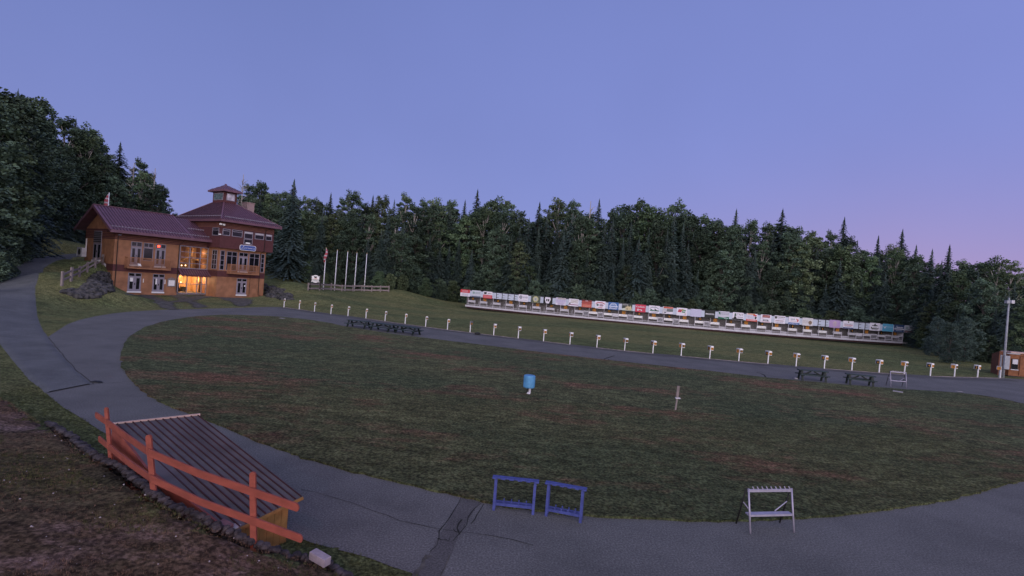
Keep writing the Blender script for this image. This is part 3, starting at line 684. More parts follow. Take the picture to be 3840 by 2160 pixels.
b.tube([(21.2, Y0+.3, 12.3), (20.9, UY-.08, 11.8), (20.8, UY-.08, 8.0), (20.75, TY-.08, 7.8), (20.75, TY-.08, .2), (21.0, TY-.4, .0)], .05, 6)
b.tube([(19.1, TY-.05, 3.7), (19.1, TY-.05, 0)], .025, 6); b.build("downspout", M_dark, lodge)
for s0, yy in ((13.1, UY), (22.3, UY)):
    pass
o = MB().box(US0-.12, US0+.15, UY-.35, UY-.02, 11.85, 12.0).build("floodlight", M_dark, lodge); MB().box(US0-.42, US0-.02, UY-.5, UY-.36, 11.75, 12.05).box(US0+.12, US0+.45, UY-.5, UY-.36, 11.7, 12.0).build("lamp_head", M_white, o)
MB().box(US0-.3, US0+.02, UY-.3, UY-.05, 10.1, 10.3).build("security_camera", M_white, lodge)
o = MB().box(.3, .6, -.5, -.1, 8.45, 8.6).build("floodlight", M_metal, lodge)
o = MB().box(-.75, -.12, 10.3, 12.4, 4.75, 6.2).build("heat_pump", M_offwhite, lodge, bevel=.03); MB().tube([(-.77, 11.3, 5.5), (-.78, 11.3, 5.5)], .5, 16).build("fan_grille", M_dark, o)
MB().box(-.14, -.02, 10.75, 10.95, 5.9, 7.75).build("pipe_cover", M_white, lodge)
# the lodge sign
sg = MB(); x0, x1, z0, z1 = 16.5, 19.25, 7.95+.05, 8.8
zc = (z0+z1)/2; rr = .3; outl = []
for cxx, czz, a0 in ((x1-rr, z1-rr, 0), (x0+rr, z1-rr, 90), (x0+rr, z0+rr, 180), (x1-rr, z0+rr, 270)):
    for k in range(6): t = R(a0+k*18); outl.append((cxx+rr*math.cos(t), czz+rr*math.sin(t)))
def plate(outl, y0, y1, grow=0):
    cx_ = sum(p[0] for p in outl)/len(outl); cz_ = sum(p[1] for p in outl)/len(outl); b = MB(); n = len(outl)
    q = [(p[0]+math.copysign(grow, p[0]-cx_), p[1]+math.copysign(grow, p[1]-cz_)) for p in outl]
    F_ = [(p[0], y0, p[1]) for p in q]; Bk = [(p[0], y1, p[1]) for p in q]; b.quad(*F_); b.quad(*Bk[::-1])
    for i in range(n): b.quad(F_[i], Bk[i], Bk[(i+1) % n], F_[(i+1) % n])
    return b
o = plate(outl, UY-.05, UY-.001, .07).build("lodge_sign", M_white, lodge); plate(outl, UY-.07, UY-.05).build("sign_face", mat("sign_blue", (.06, .10, .33), .5, .05), o)
text_mesh("lettering", "10th Mountain Lodge", .25, M_white, o, ((x0+x1)/2+.42, UY-.075, zc-.02), (R(90), 0, 0), sx=.86)
b = MB(); b.bar((16.75, UY-.078, 8.25), (17.1, UY-.078, 8.6), .03, .07, (0, 1, 0)).bar((17.0, UY-.078, 8.62), (17.25, UY-.078, 8.35), .03, .06, (0, 1, 0)).bar((16.7, UY-.078, 8.15), (17.4, UY-.078, 8.25), .03, .04, (0, 1, 0)); b.rock((17.12, UY-.08, 8.68), .06, .01, .06); b.build("skier_emblem", M_white, o)
# chimney behind the hip roof
q0 = fp(1937, 400, -5.0); q1 = fp(2013, 335, -5.0)
MB().box(q0[0], q1[0], 4.6, 6.4, 13.4, q1[1]).box(q0[0]-.08, q1[0]+.08, 4.5, 6.5, q1[1], q1[1]+.12).build("chimney", M_brick, lodge)
#@@PART2

# ================================================================== STONES, FENCES, FLAGS BESIDE THE LODGE
def inpoly_px(poly, n):
    P = np.array(poly, float); o = []
    while len(o) < n:
        x = random.uniform(P[:, 0].min(), P[:, 0].max()); y = random.uniform(P[:, 1].min(), P[:, 1].max())
        if inside(P, np.array([x]), np.array([y]))[0]: o.append((x, y))
    return o
def stone_bank(poly, n, label, r=(.25, .6)):
    b = MB()
    for x, y in inpoly_px(poly, n):
        q = GT(x, y); s = random.uniform(*r); b.rock((q[0], q[1], q[2]+s*.1), s, s*random.uniform(.5, .8), s*random.uniform(.3, .6), random.uniform(0, 6))
    o = b.build("stone_bank", M_stone); tag(o, label, "stone bank", "stone banks at the lodge ends"); return o
stone_bank([R1(*p) for p in ((585,1090),(590,1230),(510,1225),(395,1290),(250,1280),(110,1230),(95,1205),(250,1200),(360,1140),(345,1090),(420,1040),(500,1010),(580,1030))], 330, "grey stone bank below the left end of the lodge")
stone_bank([R1(*p) for p in ((2118,1150),(2200,1160),(2300,1200),(2400,1255),(2410,1300),(2300,1300),(2190,1275),(2118,1265))], 170, "grey stone bank at the right end of the lodge")
o = MB().hexa([tuple(GT(*R1(x, y))+np.array([0, 0, z])) for z in (0, .4) for x, y in ((500,945),(585,975),(585,1000),(545,985))]).build("retaining_wall_cap", M_conc); tag(o, "pale concrete block at the lodge corner above the stones", "retaining wall")
def rail_fence(pts, name, label, rails=(.5, .95), ht=1.15, m_=None, pw=.14, grp=None, th=.16):
    root = empty(name, tuple(pts[0]), 0, label, "fence", grp); o0 = Vector(pts[0]); P = [Vector(p)-o0 for p in pts]
    for p in P: MB().box(p.x-pw/2, p.x+pw/2, p.y-pw/2, p.y+pw/2, p.z-.3, p.z+ht*random.uniform(.95, 1.06)).build("post", m_ or M_wood, root)
    for i in range(len(P)-1):
        for r_ in rails:
            MB().bar(P[i]+Vector((0, -.02, r_+random.uniform(-.04, .04))), P[i+1]+Vector((0, -.02, r_+random.uniform(-.04, .04))), .06, th).build("rail", m_ or M_wood, root)
    return root
rail_fence([GT(*R1(x, y)) for x, y in ((85,1158),(178,1112),(260,1068),(340,1020),(420,975),(495,945))], "rail_fence", "weathered two rail fence climbing the bank left of the lodge", ht=1.5, rails=(.55, 1.15), pw=.2, th=.22)
r5 = lambda x, y: (1000+x/3.8125, 880+y/3.8125)
rail_fence([GT(*r5(x, y)) for x, y in ((592,795),(755,797),(920,798),(1075,812),(1230,812),(1355,812),(1500,818),(1625,818),(1745,822))], "rail_fence", "weathered two rail fence below the row of flagpoles", ht=1.35, rails=(.35, 1.1), pw=.2, th=.3)
names_p = ["flagpole with a furled red white and blue flag beside the round sign", "second flagpole from the round sign, bare and the tallest bare one", "middle pole of the five flagpoles, bare", "fourth flagpole from the round sign, bare", "rightmost bare flagpole of the row of five"]
for i, (bx, by, tx, ty) in enumerate(((808,790,848,190),(968,800,1003,215),(1118,805,1170,235),(1250,808,1305,253),(1393,808,1441,265))):
    q = GT(*r5(bx, by)); t = atY(*r5(tx, ty), q[1]); h = t[2]-q[2]
    e = empty("flagpole", tuple(q), 0, names_p[i], "flagpole", "flagpoles behind the rail fence")
    MB().tube([(0, 0, -.2), (0, 0, h*.5), (0, 0, h-.1)], [.11, .09, .06], 8).build("pole", M_polew, e, smooth=True); b = MB(); b.rock((0, 0, h-.03), .12, .12, .10); b.build("ball_finial", mat("dull_brass", (.25, .17, .08), .5), e, smooth=True)
    if i == 0:
        fm = bpy.data.materials.new("flag_cloth"); fm.use_nodes = True; n = fm.node_tree.nodes; l = fm.node_tree.links; bs = n["Principled BSDF"]; bs.inputs["Roughness"].default_value = .8
        sep = n.new("ShaderNodeSeparateXYZ"); l.new(n.new("ShaderNodeTexCoord").outputs["Object"], sep.inputs[0]); wv = n.new("ShaderNodeMath"); wv.operation = 'SINE'; mu = n.new("ShaderNodeMath"); mu.operation = 'MULTIPLY'; mu.inputs[1].default_value = 9; l.new(sep.outputs[2], mu.inputs[0]); l.new(mu.outputs[0], wv.inputs[0])
        l.new(ramp(n, l, wv.outputs[0], [(.3, (.30, .05, .07)), (.5, (.36, .30, .34))]), bs.inputs["Base Color"]); fm.name = "flag_cloth"
        b = MB(); pts = [(.14, -.1, h-.25), (.20, -.12, h-.9), (.05, -.2, h-1.6), (-.08, -.18, h-2.2), (-.12, -.15, h-2.9)]; b.tube(pts, [.10, .24, .30, .20, .08], 8); b.build("flag", fm, e, smooth=True)
# round welcome sign
qa = GT(*r5(612,792)); qb = GT(*r5(758,775)); e = empty("round_sign", tuple(qa), 0, "round white sign between two dark posts left of the flagpoles", "sign")
ctr_ = atY(*r5(703,633), qa[1])-qa; tl = atY(*r5(640,572), qa[1])-qa; tr_ = atY(*r5(776,577), qa[1])-qa; qb_ = atY(*r5(760,775), qa[1])-qa
rad = np.linalg.norm(atY(*r5(758,633), qa[1])-qa-ctr_)
MB().bar((0, 0, -.2), tuple(tl), .2, .14, (0, 1, 0)).build("post", M_dark, e); MB().bar(tuple(qb_), tuple(tr_), .2, .14, (0, 1, 0)).build("post", M_dark, e)
b = MB(); n_ = 28; fr = [(ctr_[0]+rad*math.cos(2*math.pi*i/n_), -.18, ctr_[2]+rad*math.sin(2*math.pi*i/n_)) for i in range(n_)]; bk = [(p[0], -.10, p[2]) for p in fr]; b.quad(*fr); b.quad(*bk[::-1])
for i in range(n_): b.quad(fr[i], bk[i], bk[(i+1) % n_], fr[(i+1) % n_])
for dx, dz in ((-1, .6), (1, .6), (-1, -.7), (1, -.7)): b.box(ctr_[0]+dx*rad*.92-.08, ctr_[0]+dx*rad*.92+.08, -.14, -.09, ctr_[2]+dz*rad-.09, ctr_[2]+dz*rad+.09)
o = b.build("sign_disc", M_white, e)
b = MB(); b.rock((ctr_[0], -.19, ctr_[2]+rad*.45), .22, .02, .14); b.bar((ctr_[0]-.3, -.19, ctr_[2]+rad*.62), (ctr_[0], -.19, ctr_[2]+rad*.5), .02, .09, (0, 0, 1)); b.bar((ctr_[0]+.3, -.19, ctr_[2]+rad*.62), (ctr_[0], -.19, ctr_[2]+rad*.5), .02, .09, (0, 0, 1)); b.build("emblem", M_black, o)
text_mesh("lettering", "10th", .34, M_numr, o, (ctr_[0], -.19, ctr_[2]+rad*.08), (R(90), 0, 0)); text_mesh("lettering", "MOUNTAIN", .32, M_black, o, (ctr_[0], -.19, ctr_[2]-rad*.22), (R(90), 0, 0)); text_mesh("lettering", "CENTER", .26, M_black, o, (ctr_[0], -.19, ctr_[2]-rad*.55), (R(90), 0, 0))
# flag behind the lodge roof
q = L0+3.5*lu+16*lv; q[2] = H1(q[0], q[1]); t = L0+3.5*lu+15.0*lv; t = plane(*R1(562, 222), t, lv)
e = empty("flagpole", (t[0], t[1], H1(t[0], t[1])), 0, "flagpole with a limp flag rising behind the low lodge roof", "flagpole"); h = t[2]-e.location.z
MB().tube([(0, 0, -.3), (0, 0, h)], [.10, .07], 8).build("pole", M_polew, e, smooth=True); b = MB(); b.tube([(-.12, 0, h-.3), (-.3, -.05, h-1.2), (-.38, 0, h-2.1), (-.3, 0, h-2.8)], [.1, .28, .34, .2], 8); b.build("flag", bpy.data.materials["flag_cloth"], e, smooth=True)
# ================================================================== TARGET STAND
def RR(n): return {1: (1720, 1080), 2: (2060, 1090), 3: (2400, 1120), 4: (2740, 1150), 5: (3080, 1180)}[n]
def rp(n, x, y): a = RR(n); return (a[0]+x/7.1556, a[1]+y/7.1556)
botpx = [(1750,1148.4),(1830,1157),(1914,1166),(1998,1174),(2077.7,1181.6),(2160,1190),(2245,1198),(2330,1205.6),(2417.8,1213),(2510,1221.5),(2600,1229.5),(2680,1236),(2757.8,1242.5),(2840,1249.5),(2925,1256.5),(3010,1263),(3097.7,1269),(3180,1274.6),(3260,1280),(3340,1285),(3420,1289.5)]
ZB = .32
AR = np.array([G(a, b, ZB) for a, b in botpx])
# smooth quadratic arc through the measured bottom edge
xs = AR[:, 0]; cf = np.polyfit(xs, AR[:, 1], 3)
ax_ = np.linspace(xs[0], xs[-1], 61); ay_ = np.polyval(cf, ax_); AS = np.concatenate([[0], np.cumsum(np.hypot(np.diff(ax_), np.diff(ay_)))])
def arcpt(s): return np.array([np.interp(s, AS, ax_), np.interp(s, AS, ay_), 0])
def arcdir(s):
    a = arcpt(s-.4); b = arcpt(s+.4)
    if s < .4: a = arcpt(0)
    d = b-a; return d/np.linalg.norm(d)
def arc_sz(px, py, off=0):
    r = ray(px, py); best = None
    for i in range(60):
        a = np.array([ax_[i], ay_[i], 0]); b = np.array([ax_[i+1], ay_[i+1], 0]); d = b-a; n = np.array([-d[1], d[0], 0]); n /= np.linalg.norm(n)
        p = CAM+r*(((a-n*off-CAM)@n)/(r@n)); t = ((p-a)@d)/(d@d)
        if (0 <= t <= 1) or (i == 0 and t < 0) or (i == 59 and t > 1): return AS[i]+t*np.linalg.norm(d), p[2]
    return AS[-1], 2
NP = [1771.7,1816.4,1865.3,1914.2,1963.8,2014.9,2067,2120,2174,2228,2284,2339,2396,2452,2510,2568,2626,2684,2742,2800,2859,2915,2975,3031,3088,3144,3199,3254,3309,3361]
NY = [1123,1127,1131.5,1136,1140,1144,1148,1155,1159,1165,1169,1174,1178,1184,1187.5,1193,1197,1202,1207,1213,1217,1221,1224,1229.5,1233,1237.5,1241,1244,1248,1252]
stand = empty("target_stand", (0, 0, 0), 0, "long low white target stand of thirty numbered bays under a pale panelled front", "target stand")
def lbox(b, s0, s1, y0, y1, z0, z1):
    """box following the arc; y measured backwards from the front line"""
    n = max(1, int((s1-s0)/1.6)+1)
    for k in range(n):
        a = s0+(s1-s0)*k/n; c = s0+(s1-s0)*(k+1)/n; pa, pc = arcext(a), arcext(c); na = nrm_(a); nc = nrm_(c)
        b.hexa([tuple(pa+na*y0+[0, 0, z0]), tuple(pc+nc*y0+[0, 0, z0]), tuple(pc+nc*y1+[0, 0, z0]), tuple(pa+na*y1+[0, 0, z0]), tuple(pa+na*y0+[0, 0, z1]), tuple(pc+nc*y0+[0, 0, z1]), tuple(pc+nc*y1+[0, 0, z1]), tuple(pa+na*y1+[0, 0, z1])])
    return b
STOT = AS[-1]
def arcext(s):
    if s < 0: d = arcdir(.5); return arcpt(0)+d*s
    if s > STOT: d = arcdir(STOT-.5); return arcpt(STOT)+d*(s-STOT)
    return arcpt(s)
def nrm_(s):
    d = arcdir(min(max(s, .5), STOT-.5)); return np.array([-d[1], d[0], 0])
S_L = 0.0; S_R = arc_sz(3385, 1283)[0]; S_END = arc_sz(3403, 1287)[0]; FL = arc_sz(1728, 1090)[0]; FR = arc_sz(3425, 1225)[0]
ZF0, ZF1 = 2.42, 3.72
lbox(MB(), S_L-.3, S_END, -.06, 0, ZB-.02, ZB+.30).build("base_board", M_offwhite, stand)
lbox(MB(), S_L, S_R, .05, 1.7, 0.0, ZB).build("floor_deck", M_soffit, stand)
lbox(MB(), S_L, S_R, 1.55, 1.7, ZB, 3.0).build("back_wall", M_grey, stand)
lbox(MB(), FL+.6, FR-.6, -.10, -.02, ZF0+.06, ZF1-.06).build("front_panel", M_panel, stand)
b = MB(); lbox(b, FL, FR, -.16, 2.3, ZF1-.03, ZF1+.05); lbox(b, FL, FR, 2.2, 2.3, ZF1-.3, ZF1-.03); b.build("roof", mat("dark_roof_felt", (.040, .036, .048), .9, .2), stand)
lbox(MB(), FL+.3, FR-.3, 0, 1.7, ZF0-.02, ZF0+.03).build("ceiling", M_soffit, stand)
lbox(MB(), S_L, S_R, -.05, 0, .82, .88).build("rail", M_offwhite, stand)
lbox(MB(), S_L-.05, S_L+.1, .02, 1.55, ZB, ZF0).build("end_wall", M_grey, stand); lbox(MB(), S_R-.1, S_R+.05, .02, 1.55, ZB, ZF0).build("end_wall", M_offwhite, stand)
def on_arc(name, s, y, z, m_, parent, w_, h_, th=.04):
    """mesh plate centred at s, z standing at y in front/behind"""
    b = MB(); lbox(b, s-w_/2, s+w_/2, y-th, y, z-h_/2, z+h_/2); return b.build(name, m_, parent)
def arc_text(s, y, z, txt, size, m_, parent, name="numeral", sx=1.0):
    d = arcdir(min(max(s, .5), STOT-.5)); p = arcext(s)+nrm_(s)*y; return text_mesh(name, txt, size, m_, parent, (p[0], p[1], z), (R(90), 0, math.atan2(d[1], d[0])), sx=sx)
SN = [arc_sz(a, b)[0] for a, b in zip(NP, NY)]
M_patchk = mat("black_number_board", (.014, .013, .012), .8, .1); M_patcho = mat("orange_number_board", (.40, .17, .03), .8, .15)
M_louv = M_offwhite
for i, s in enumerate(SN):
    lane = 30-i; pitch = (SN[min(i+1, 29)]-SN[max(i-1, 0)])/(2 if 0 < i < 29 else 1)
    nb = on_arc("number_board", s, .25, 2.02, M_patchk if lane % 2 == 0 else M_patcho, stand, .62, .56)
    arc_text(s, .20, 2.02, str(lane), .48, M_num if lane % 2 == 0 else M_black, nb)
    bl = s-.92; br = s+.62
    tb = MB(); lbox(tb, bl, br, -.02, .30, 1.28, 1.68); tb = tb.build("target_box", M_white if 8 < i < 25 else M_offwhite, stand)
    hb = MB()
    for q in range(5): lbox(hb, bl+.22+q*.27, bl+.22+q*.27+.09, -.03, -.02, 1.43, 1.52)
    hb.build("target_hole", M_grey, tb)
    MB2 = lbox(MB(), bl, br, .1, .5, ZB+.31, .80); MB2.build("knee_board", M_grey, stand)
    for ss in (bl-.06, br+.02):
        b = MB(); lbox(b, ss, ss+.07, -.07, .0, ZB, 1.7 if ss > bl else ZF0); b.build("upright", M_offwhite, stand)
    a, c = br+.12, bl+pitch-.14
    if lane == 1: c = S_R-.12
    kind = {22: 'L', 21: 'L', 20: 'B', 19: 'L', 17: 'L', 16: 'L', 14: 'L', 4: 'H', 3: 'L', 2: 'M', 1: 'M'}.get(lane)
    if kind in ('L', 'M'):
        b = MB(); lbox(b, a, c, .0, .04, 1.62, 1.74) if kind == 'L' else lbox(b, a, c, .0, .04, 1.45, 1.74); lbox(b, a, a+.07, 0, .04, .9, 1.62); lbox(b, c-.07, c, 0, .04, .9, 1.62)
        for z in ((.92, 1.12, 1.34, 1.52) if kind == 'L' else (.92, 1.16)): lbox(b, a+.07, c-.07, .0, .03, z, z+.08)
        b.build("louvre_shutter", M_offwhite, stand); lbox(MB(), a, c, .08, .10, .9, 1.6).build("black_shade_sheet", M_black, stand)  # solid black sheet stands in for the shade behind the slats
    elif kind in ('B', 'H'):
        lbox(MB(), a, c, .0, .05, 1.12, 1.72).build("plywood_shutter", M_offwhite, stand)
    elif lane >= 23:
        lbox(MB(), (a+c)/2-.03, (a+c)/2+.05, .6, .65, 1.0, 1.6).build("prop_stick", M_offwhite, stand)
    if lane in (11, 10, 9, 8, 7, 6, 5, 12, 13):
        lbox(MB(), a, c, -.03, .02, ZB+.31, .98).build("low_target_box", M_offwhite, stand); b = MB()
        for q in range(5): x = a+(c-a)*(q+.5)/5; lbox(b, x-.06, x+.06, -.045, -.031, .72, .84)
        b.build("target_hole", M_black, stand)
# open joints and hooks between plain panels
for n, x, y0, y1 in ((1,1022,125,290),(1,1175,140,300),(1,1330,160,330),(1,1497,172,345),(4,2337,330,515),(4,2533,345,525),(5,97,130,310),(5,990,195,375),(5,1160,205,385)):
    s, z = arc_sz(*rp(n, x, (y0+y1)/2)); b = MB(); lbox(b, s-.06, s+.06, -.13, -.101, ZF0+.06, ZF1-.06)
    for zz in (3.3, 2.75): lbox(b, s+.06, s+.5, -.12, -.101, zz, zz+.07)
    b.build("panel_joint", M_dark, stand)
# ------------------------------------------------------------------ banners hung on the stand
BAN = []
def m_col(c): 
    k = "print_%02x%02x%02x" % tuple(int(v*255) for v in c); return mat(k, c, .65, .05, 6)
LAV = (.52, .47, .62); WH = (.66, .63, .72); REDC = (.50, .055, .07); NAVY = (.035, .07, .16); DK = (.02, .022, .022); GRN = (.02, .12, .07)
def banner(n, x0, x1, yt, yb, base, label, items=(), slope=None):
    # measured corners: left x0, right x1; yt/yb vertical extent at the banner centre column
    s0, _ = arc_sz(*rp(n, x0, (yt+yb)/2), .12); s1, _ = arc_sz(*rp(n, x1, (yt+yb)/2), .12)
    s = (s0+s1)/2; wd = s1-s0; zc = 3.10; ht = 1.42; off = .13
    d = arcdir(min(max(s, .5), STOT-.5)); p = arcext(s)-nrm_(s)*off
    e = empty("sponsor_banner", (p[0], p[1], zc), math.atan2(d[1], d[0]), label, "banner", "sponsor banners along the target stand")
    MB().box(-wd/2, wd/2, -.03, 0, -ht/2, ht/2).build("board", m_col(base), e)
    for k, it in enumerate(items):
        t = it[0]; y = -.034-.004*k
        if t == 'band': b = MB().box(it[1]*wd, it[2]*wd, y-.004, -.0301 if False else y+.003, it[3]*ht, it[4]*ht); b.build("colour_band", m_col(it[5]), e)
        elif t == 'disc':
            b = MB(); cx_, cz_, r_ = it[1]*wd, it[2]*ht, it[3]*ht; pts = [(cx_+r_*math.cos(q*math.pi/9)*(it[5] if len(it) > 5 else 1), y, cz_+r_*math.sin(q*math.pi/9)) for q in range(18)]; b.quad(*pts); b.build("emblem", m_col(it[4]), e)
        elif t == 'poly':
            b = MB(); b.quad(*[(px*wd, y, pz*ht) for px, pz in it[1]]); b.build("emblem", m_col(it[2]), e)
        elif t == 'text': text_mesh("lettering", it[1], it[4]*ht, m_col(it[5]), e, (it[2]*wd, y, it[3]*ht), (R(90), 0, 0), ext=.002, sx=it[6] if len(it) > 6 else 1)
        elif t == 'lines':   # rows of small unreadable print
            b = MB(); rr_ = random.Random(k+int(x0))
            for r_ in range(it[5]):
                z = it[3]+(it[4]-it[3])*(r_+.5)/it[5]; x = it[1]; hh = (it[4]-it[3])/it[5]*.28
                while x < it[2]:
                    l_ = rr_.uniform(.03, .10); b.box(x*wd, min(x+l_, it[2])*wd, y-.002, y+.002, (z-hh)*ht, (z+hh)*ht); x += l_+.025
            b.build("lettering", m_col(it[6]), e)
    return e
banner(1,50,305,35,215,WH,"red and white banner at the far left end of the stand",[('band',-.5,.5,.02,.5,REDC),('lines',-.3,.3,.12,.4,2,(.6,.35,.4)),('lines',-.35,.35,-.4,-.08,3,(.35,.33,.4))])
banner(1,355,600,62,235,(.50,.52,.60),"pale grey-green banner above lane 30 of the stand",[('disc',-.28,.15,.18,(.25,.35,.33)),('lines',-.1,.42,.0,.3,2,(.25,.30,.33)),('band',-.5,.5,-.5,-.32,(.10,.12,.18))])
banner(1,660,905,90,265,WH,"white over red banner with dark square logo above lane 29",[('band',-.5,.5,-.5,.0,REDC),('lines',-.4,.4,-.42,-.08,3,(.62,.30,.33)),('poly',[(-.4,.1),(-.12,.1),(-.12,.4),(-.4,.4)],DK),('lines',.0,.4,.1,.3,1,(.3,.2,.25))])
banner(1,1605,1865,175,360,WH,"white banner with a grey round seal above lane 26",[('disc',-.25,.12,.24,(.18,.18,.24)),('disc',-.25,.12,.16,(.30,.30,.36)),('lines',.0,.45,.0,.25,2,(.12,.12,.2)),('lines',-.4,.4,-.35,-.2,1,(.45,.42,.52))])
banner(1,1940,2195,205,400,(.085,.10,.085),"olive banner with a yellow ring emblem",[('disc',0,.02,.40,(.45,.42,.20)),('disc',0,.02,.28,(.42,.42,.40)),('disc',0,.02,.12,(.25,.26,.24)),('band',-.4,.4,-.46,-.42,(.3,.3,.18))])
banner(1,2275,2520,235,430,DK,"black banner with a white shield emblem",[('poly',[(-.3,.42),(.25,.42),(.3,.1),(.12,-.42),(-.2,-.42),(-.34,.1)],WH),('poly',[(-.2,.18),(-.06,.18),(-.06,-.15),(-.2,-.1)],DK),('poly',[(.0,.18),(.15,.18),(.15,-.1),(.0,-.15)],DK)])
banner(2,175,445,190,385,LAV,"lavender banner with an olive title and faded print",[('text','',0,0,.1,DK)] and [('band',-.3,.45,.30,.46,(.36,.34,.30)),('lines',-.42,.42,-.1,.25,2,(.40,.36,.55)),('lines',-.3,.3,-.42,-.15,3,(.38,.34,.5)),('poly',[(-.5,-.5),(-.32,-.5),(-.32,-.25),(-.5,-.25)],WH),('poly',[(.32,-.5),(.5,-.5),(.5,-.25),(.32,-.25)],WH)])
banner(2,520,785,228,410,WH,"white banner with yellowish text and a dark red stripe",[('lines',-.3,.45,-.1,.42,3,(.36,.32,.24)),('band',-.5,.5,-.34,-.24,(.22,.06,.12)),('poly',[(-.48,-.2),(-.3,-.2),(-.36,.05)],(.05,.12,.08))])
banner(2,870,1140,250,440,(.46,.10,.085),"red banner reading FIREWOOD",[('band',-.5,.5,.30,.5,(.16,.03,.03)),('text','A.K.',0,.38,.22,WH,1),('text','FIREWOOD',0,.10,.30,(.07,.02,.02),.92),('lines',-.4,.4,-.42,-.12,2,(.60,.28,.20))])
banner(2,1225,1505,275,470,WH,"white banner with a red arched title and dark diamond",[('poly',[(-.42,.22),(-.2,.36),(.2,.36),(.42,.22),(.42,.08),(.2,.24),(-.2,.24),(-.42,.08)],(.42,.08,.11)),('poly',[(-.38,-.02),(-.25,.14),(-.1,-.02),(-.25,-.18)],(.05,.09,.08)),('disc',.12,-.03,.17,(.36,.26,.32),1.6),('lines',-.2,.25,-.42,-.26,1,REDC)])
banner(2,1580,1860,305,510,(.05,.13,.34),"deep blue banner with a pale arched window emblem",[('disc',0,.02,.40,(.50,.55,.68),1.15),('disc',0,.0,.34,(.05,.13,.34),1.15),('lines',-.25,.25,.08,.28,1,(.5,.55,.68)),('band',-.42,.42,-.14,.02,(.45,.50,.66)),('lines',-.4,.4,-.42,-.22,2,WH)])
banner(2,1950,2225,345,535,(.05,.06,.055),"dark photo banner with yellow figures",[('lines',-.45,.1,.22,.42,2,(.5,.48,.5)),('poly',[(-.5,-.45),(-.5,-.2),(.0,-.05),(.45,-.1),(.5,-.4)],(.50,.54,.50)),('poly',[(-.2,-.35),(-.12,.1),(-.02,.05),(.05,.25),(.15,.1),(.25,.1),(.33,.28),(.45,-.1),(.4,-.4)],(.50,.42,.26)),('poly',[(-.05,-.3),(.0,-.08),(.1,-.3)],(.1,.08,.06))])
e = banner(2,2308,2587,365,560,(.50,.05,.09),"red banner reading KeyBank with a key",[('text','KeyBank',-.02,.20,.33,WH,.95),('disc',-.24,-.20,.13,WH),('disc',-.24,-.20,.06,(.50,.05,.09)),('band',-.16,.16,-.23,-.16,WH),('band',.04,.16,-.32,-.23,WH)])
banner(3,235,525,178,395,WH,"white banner with dark arch text over a green hill scene",[('poly',[(-.42,.14),(-.2,.34),(.2,.34),(.42,.14),(.42,.04),(.2,.24),(-.2,.24),(-.42,.04)],(.22,.24,.32)),('poly',[(-.42,-.2),(-.3,.05),(-.1,-.08),(.45,-.08),(.45,-.22)],(.05,.14,.10)),('poly',[(.0,.05),(.08,.12),(.3,-.15),(.18,-.2)],DK),('lines',-.3,.35,-.42,-.3,1,(.2,.2,.28))])
banner(3,605,885,205,410,(.50,.49,.54),"white banner with an orange-red title and grey photo",[('band',-.4,.5,.28,.48,(.46,.09,.05)),('band',-.1,.5,-.12,.24,(.13,.15,.16)),('poly',[(-.4,-.35),(.5,-.12),(.5,-.4),(-.4,-.42)],WH),('disc',-.24,-.25,.09,(.14,.15,.18),1.6),('lines',-.42,-.15,-.02,.22,2,(.3,.33,.38)),('band',-.4,.5,-.5,-.43,DK)])
banner(3,980,1265,240,450,WH,"white banner with a red and green flag emblem",[('poly',[(-.40,-.08),(-.32,.30),(.02,.30),(-.04,-.08)],(.42,.06,.09)),('poly',[(.0,-.1),(.08,.32),(.38,.25),(.28,-.12)],(.05,.20,.10)),('disc',.05,.25,.12,(.30,.30,.06)),('lines',.12,.3,-.02,.2,1,WH),('band',.30,.34,-.42,-.12,(.35,.15,.15))])
banner(3,1350,1645,280,488,(.46,.44,.60),"blank pale lilac banner beside the black one",[('band',-.5,.5,.44,.5,(.52,.50,.64))])
banner(3,1735,2015,300,515,(.022,.020,.022),"black banner with one line of white script",[('lines',-.42,.42,-.06,.12,1,(.55,.54,.6)),('band',-.42,.42,-.09,-.05,(.4,.4,.45))])
banner(3,2100,2395,320,530,(.48,.48,.56),"grey-white banner with a green landscape foot",[('poly',[(-.48,.42),(-.34,.42),(-.30,.05),(-.44,.1)],(.05,.14,.10)),('lines',-.28,.45,.05,.4,2,(.30,.28,.36)),('poly',[(-.5,-.22),(.0,-.32),(.25,-.2),(.5,-.18),(.5,-.5),(-.5,-.5)],GRN),('lines',.05,.42,-.42,-.32,1,WH)])
banner(4,50,345,140,335,WH,"white banner reading TNT with a dark road scene",[('text','TNT',.18,.22,.40,DK,1.05),('poly',[(-.35,.02),(-.32,.38),(-.18,.38),(-.16,.02)],(.06,.10,.09)),('lines',-.05,.45,-.16,.0,1,(.15,.15,.18)),('band',-.5,.5,-.48,-.28,DK),('poly',[(-.4,-.3),(-.34,-.02),(-.2,-.02),(-.12,-.3)],DK)])
banner(4,420,715,160,385,WH,"white and red banner with a dark maple leaf",[('band',-.5,.5,-.5,-.25,(.52,.08,.06)),('band',-.42,.28,.36,.48,(.50,.20,.08)),('band',.1,.42,.18,.36,(.50,.05,.06)),('poly',[(.25,.02),(.3,.2),(.36,.08),(.46,.14),(.42,-.08),(.34,-.2),(.26,-.12)],DK),('lines',-.42,.2,-.18,.28,3,(.32,.34,.48)),('lines',-.4,.4,-.42,-.32,1,WH)])
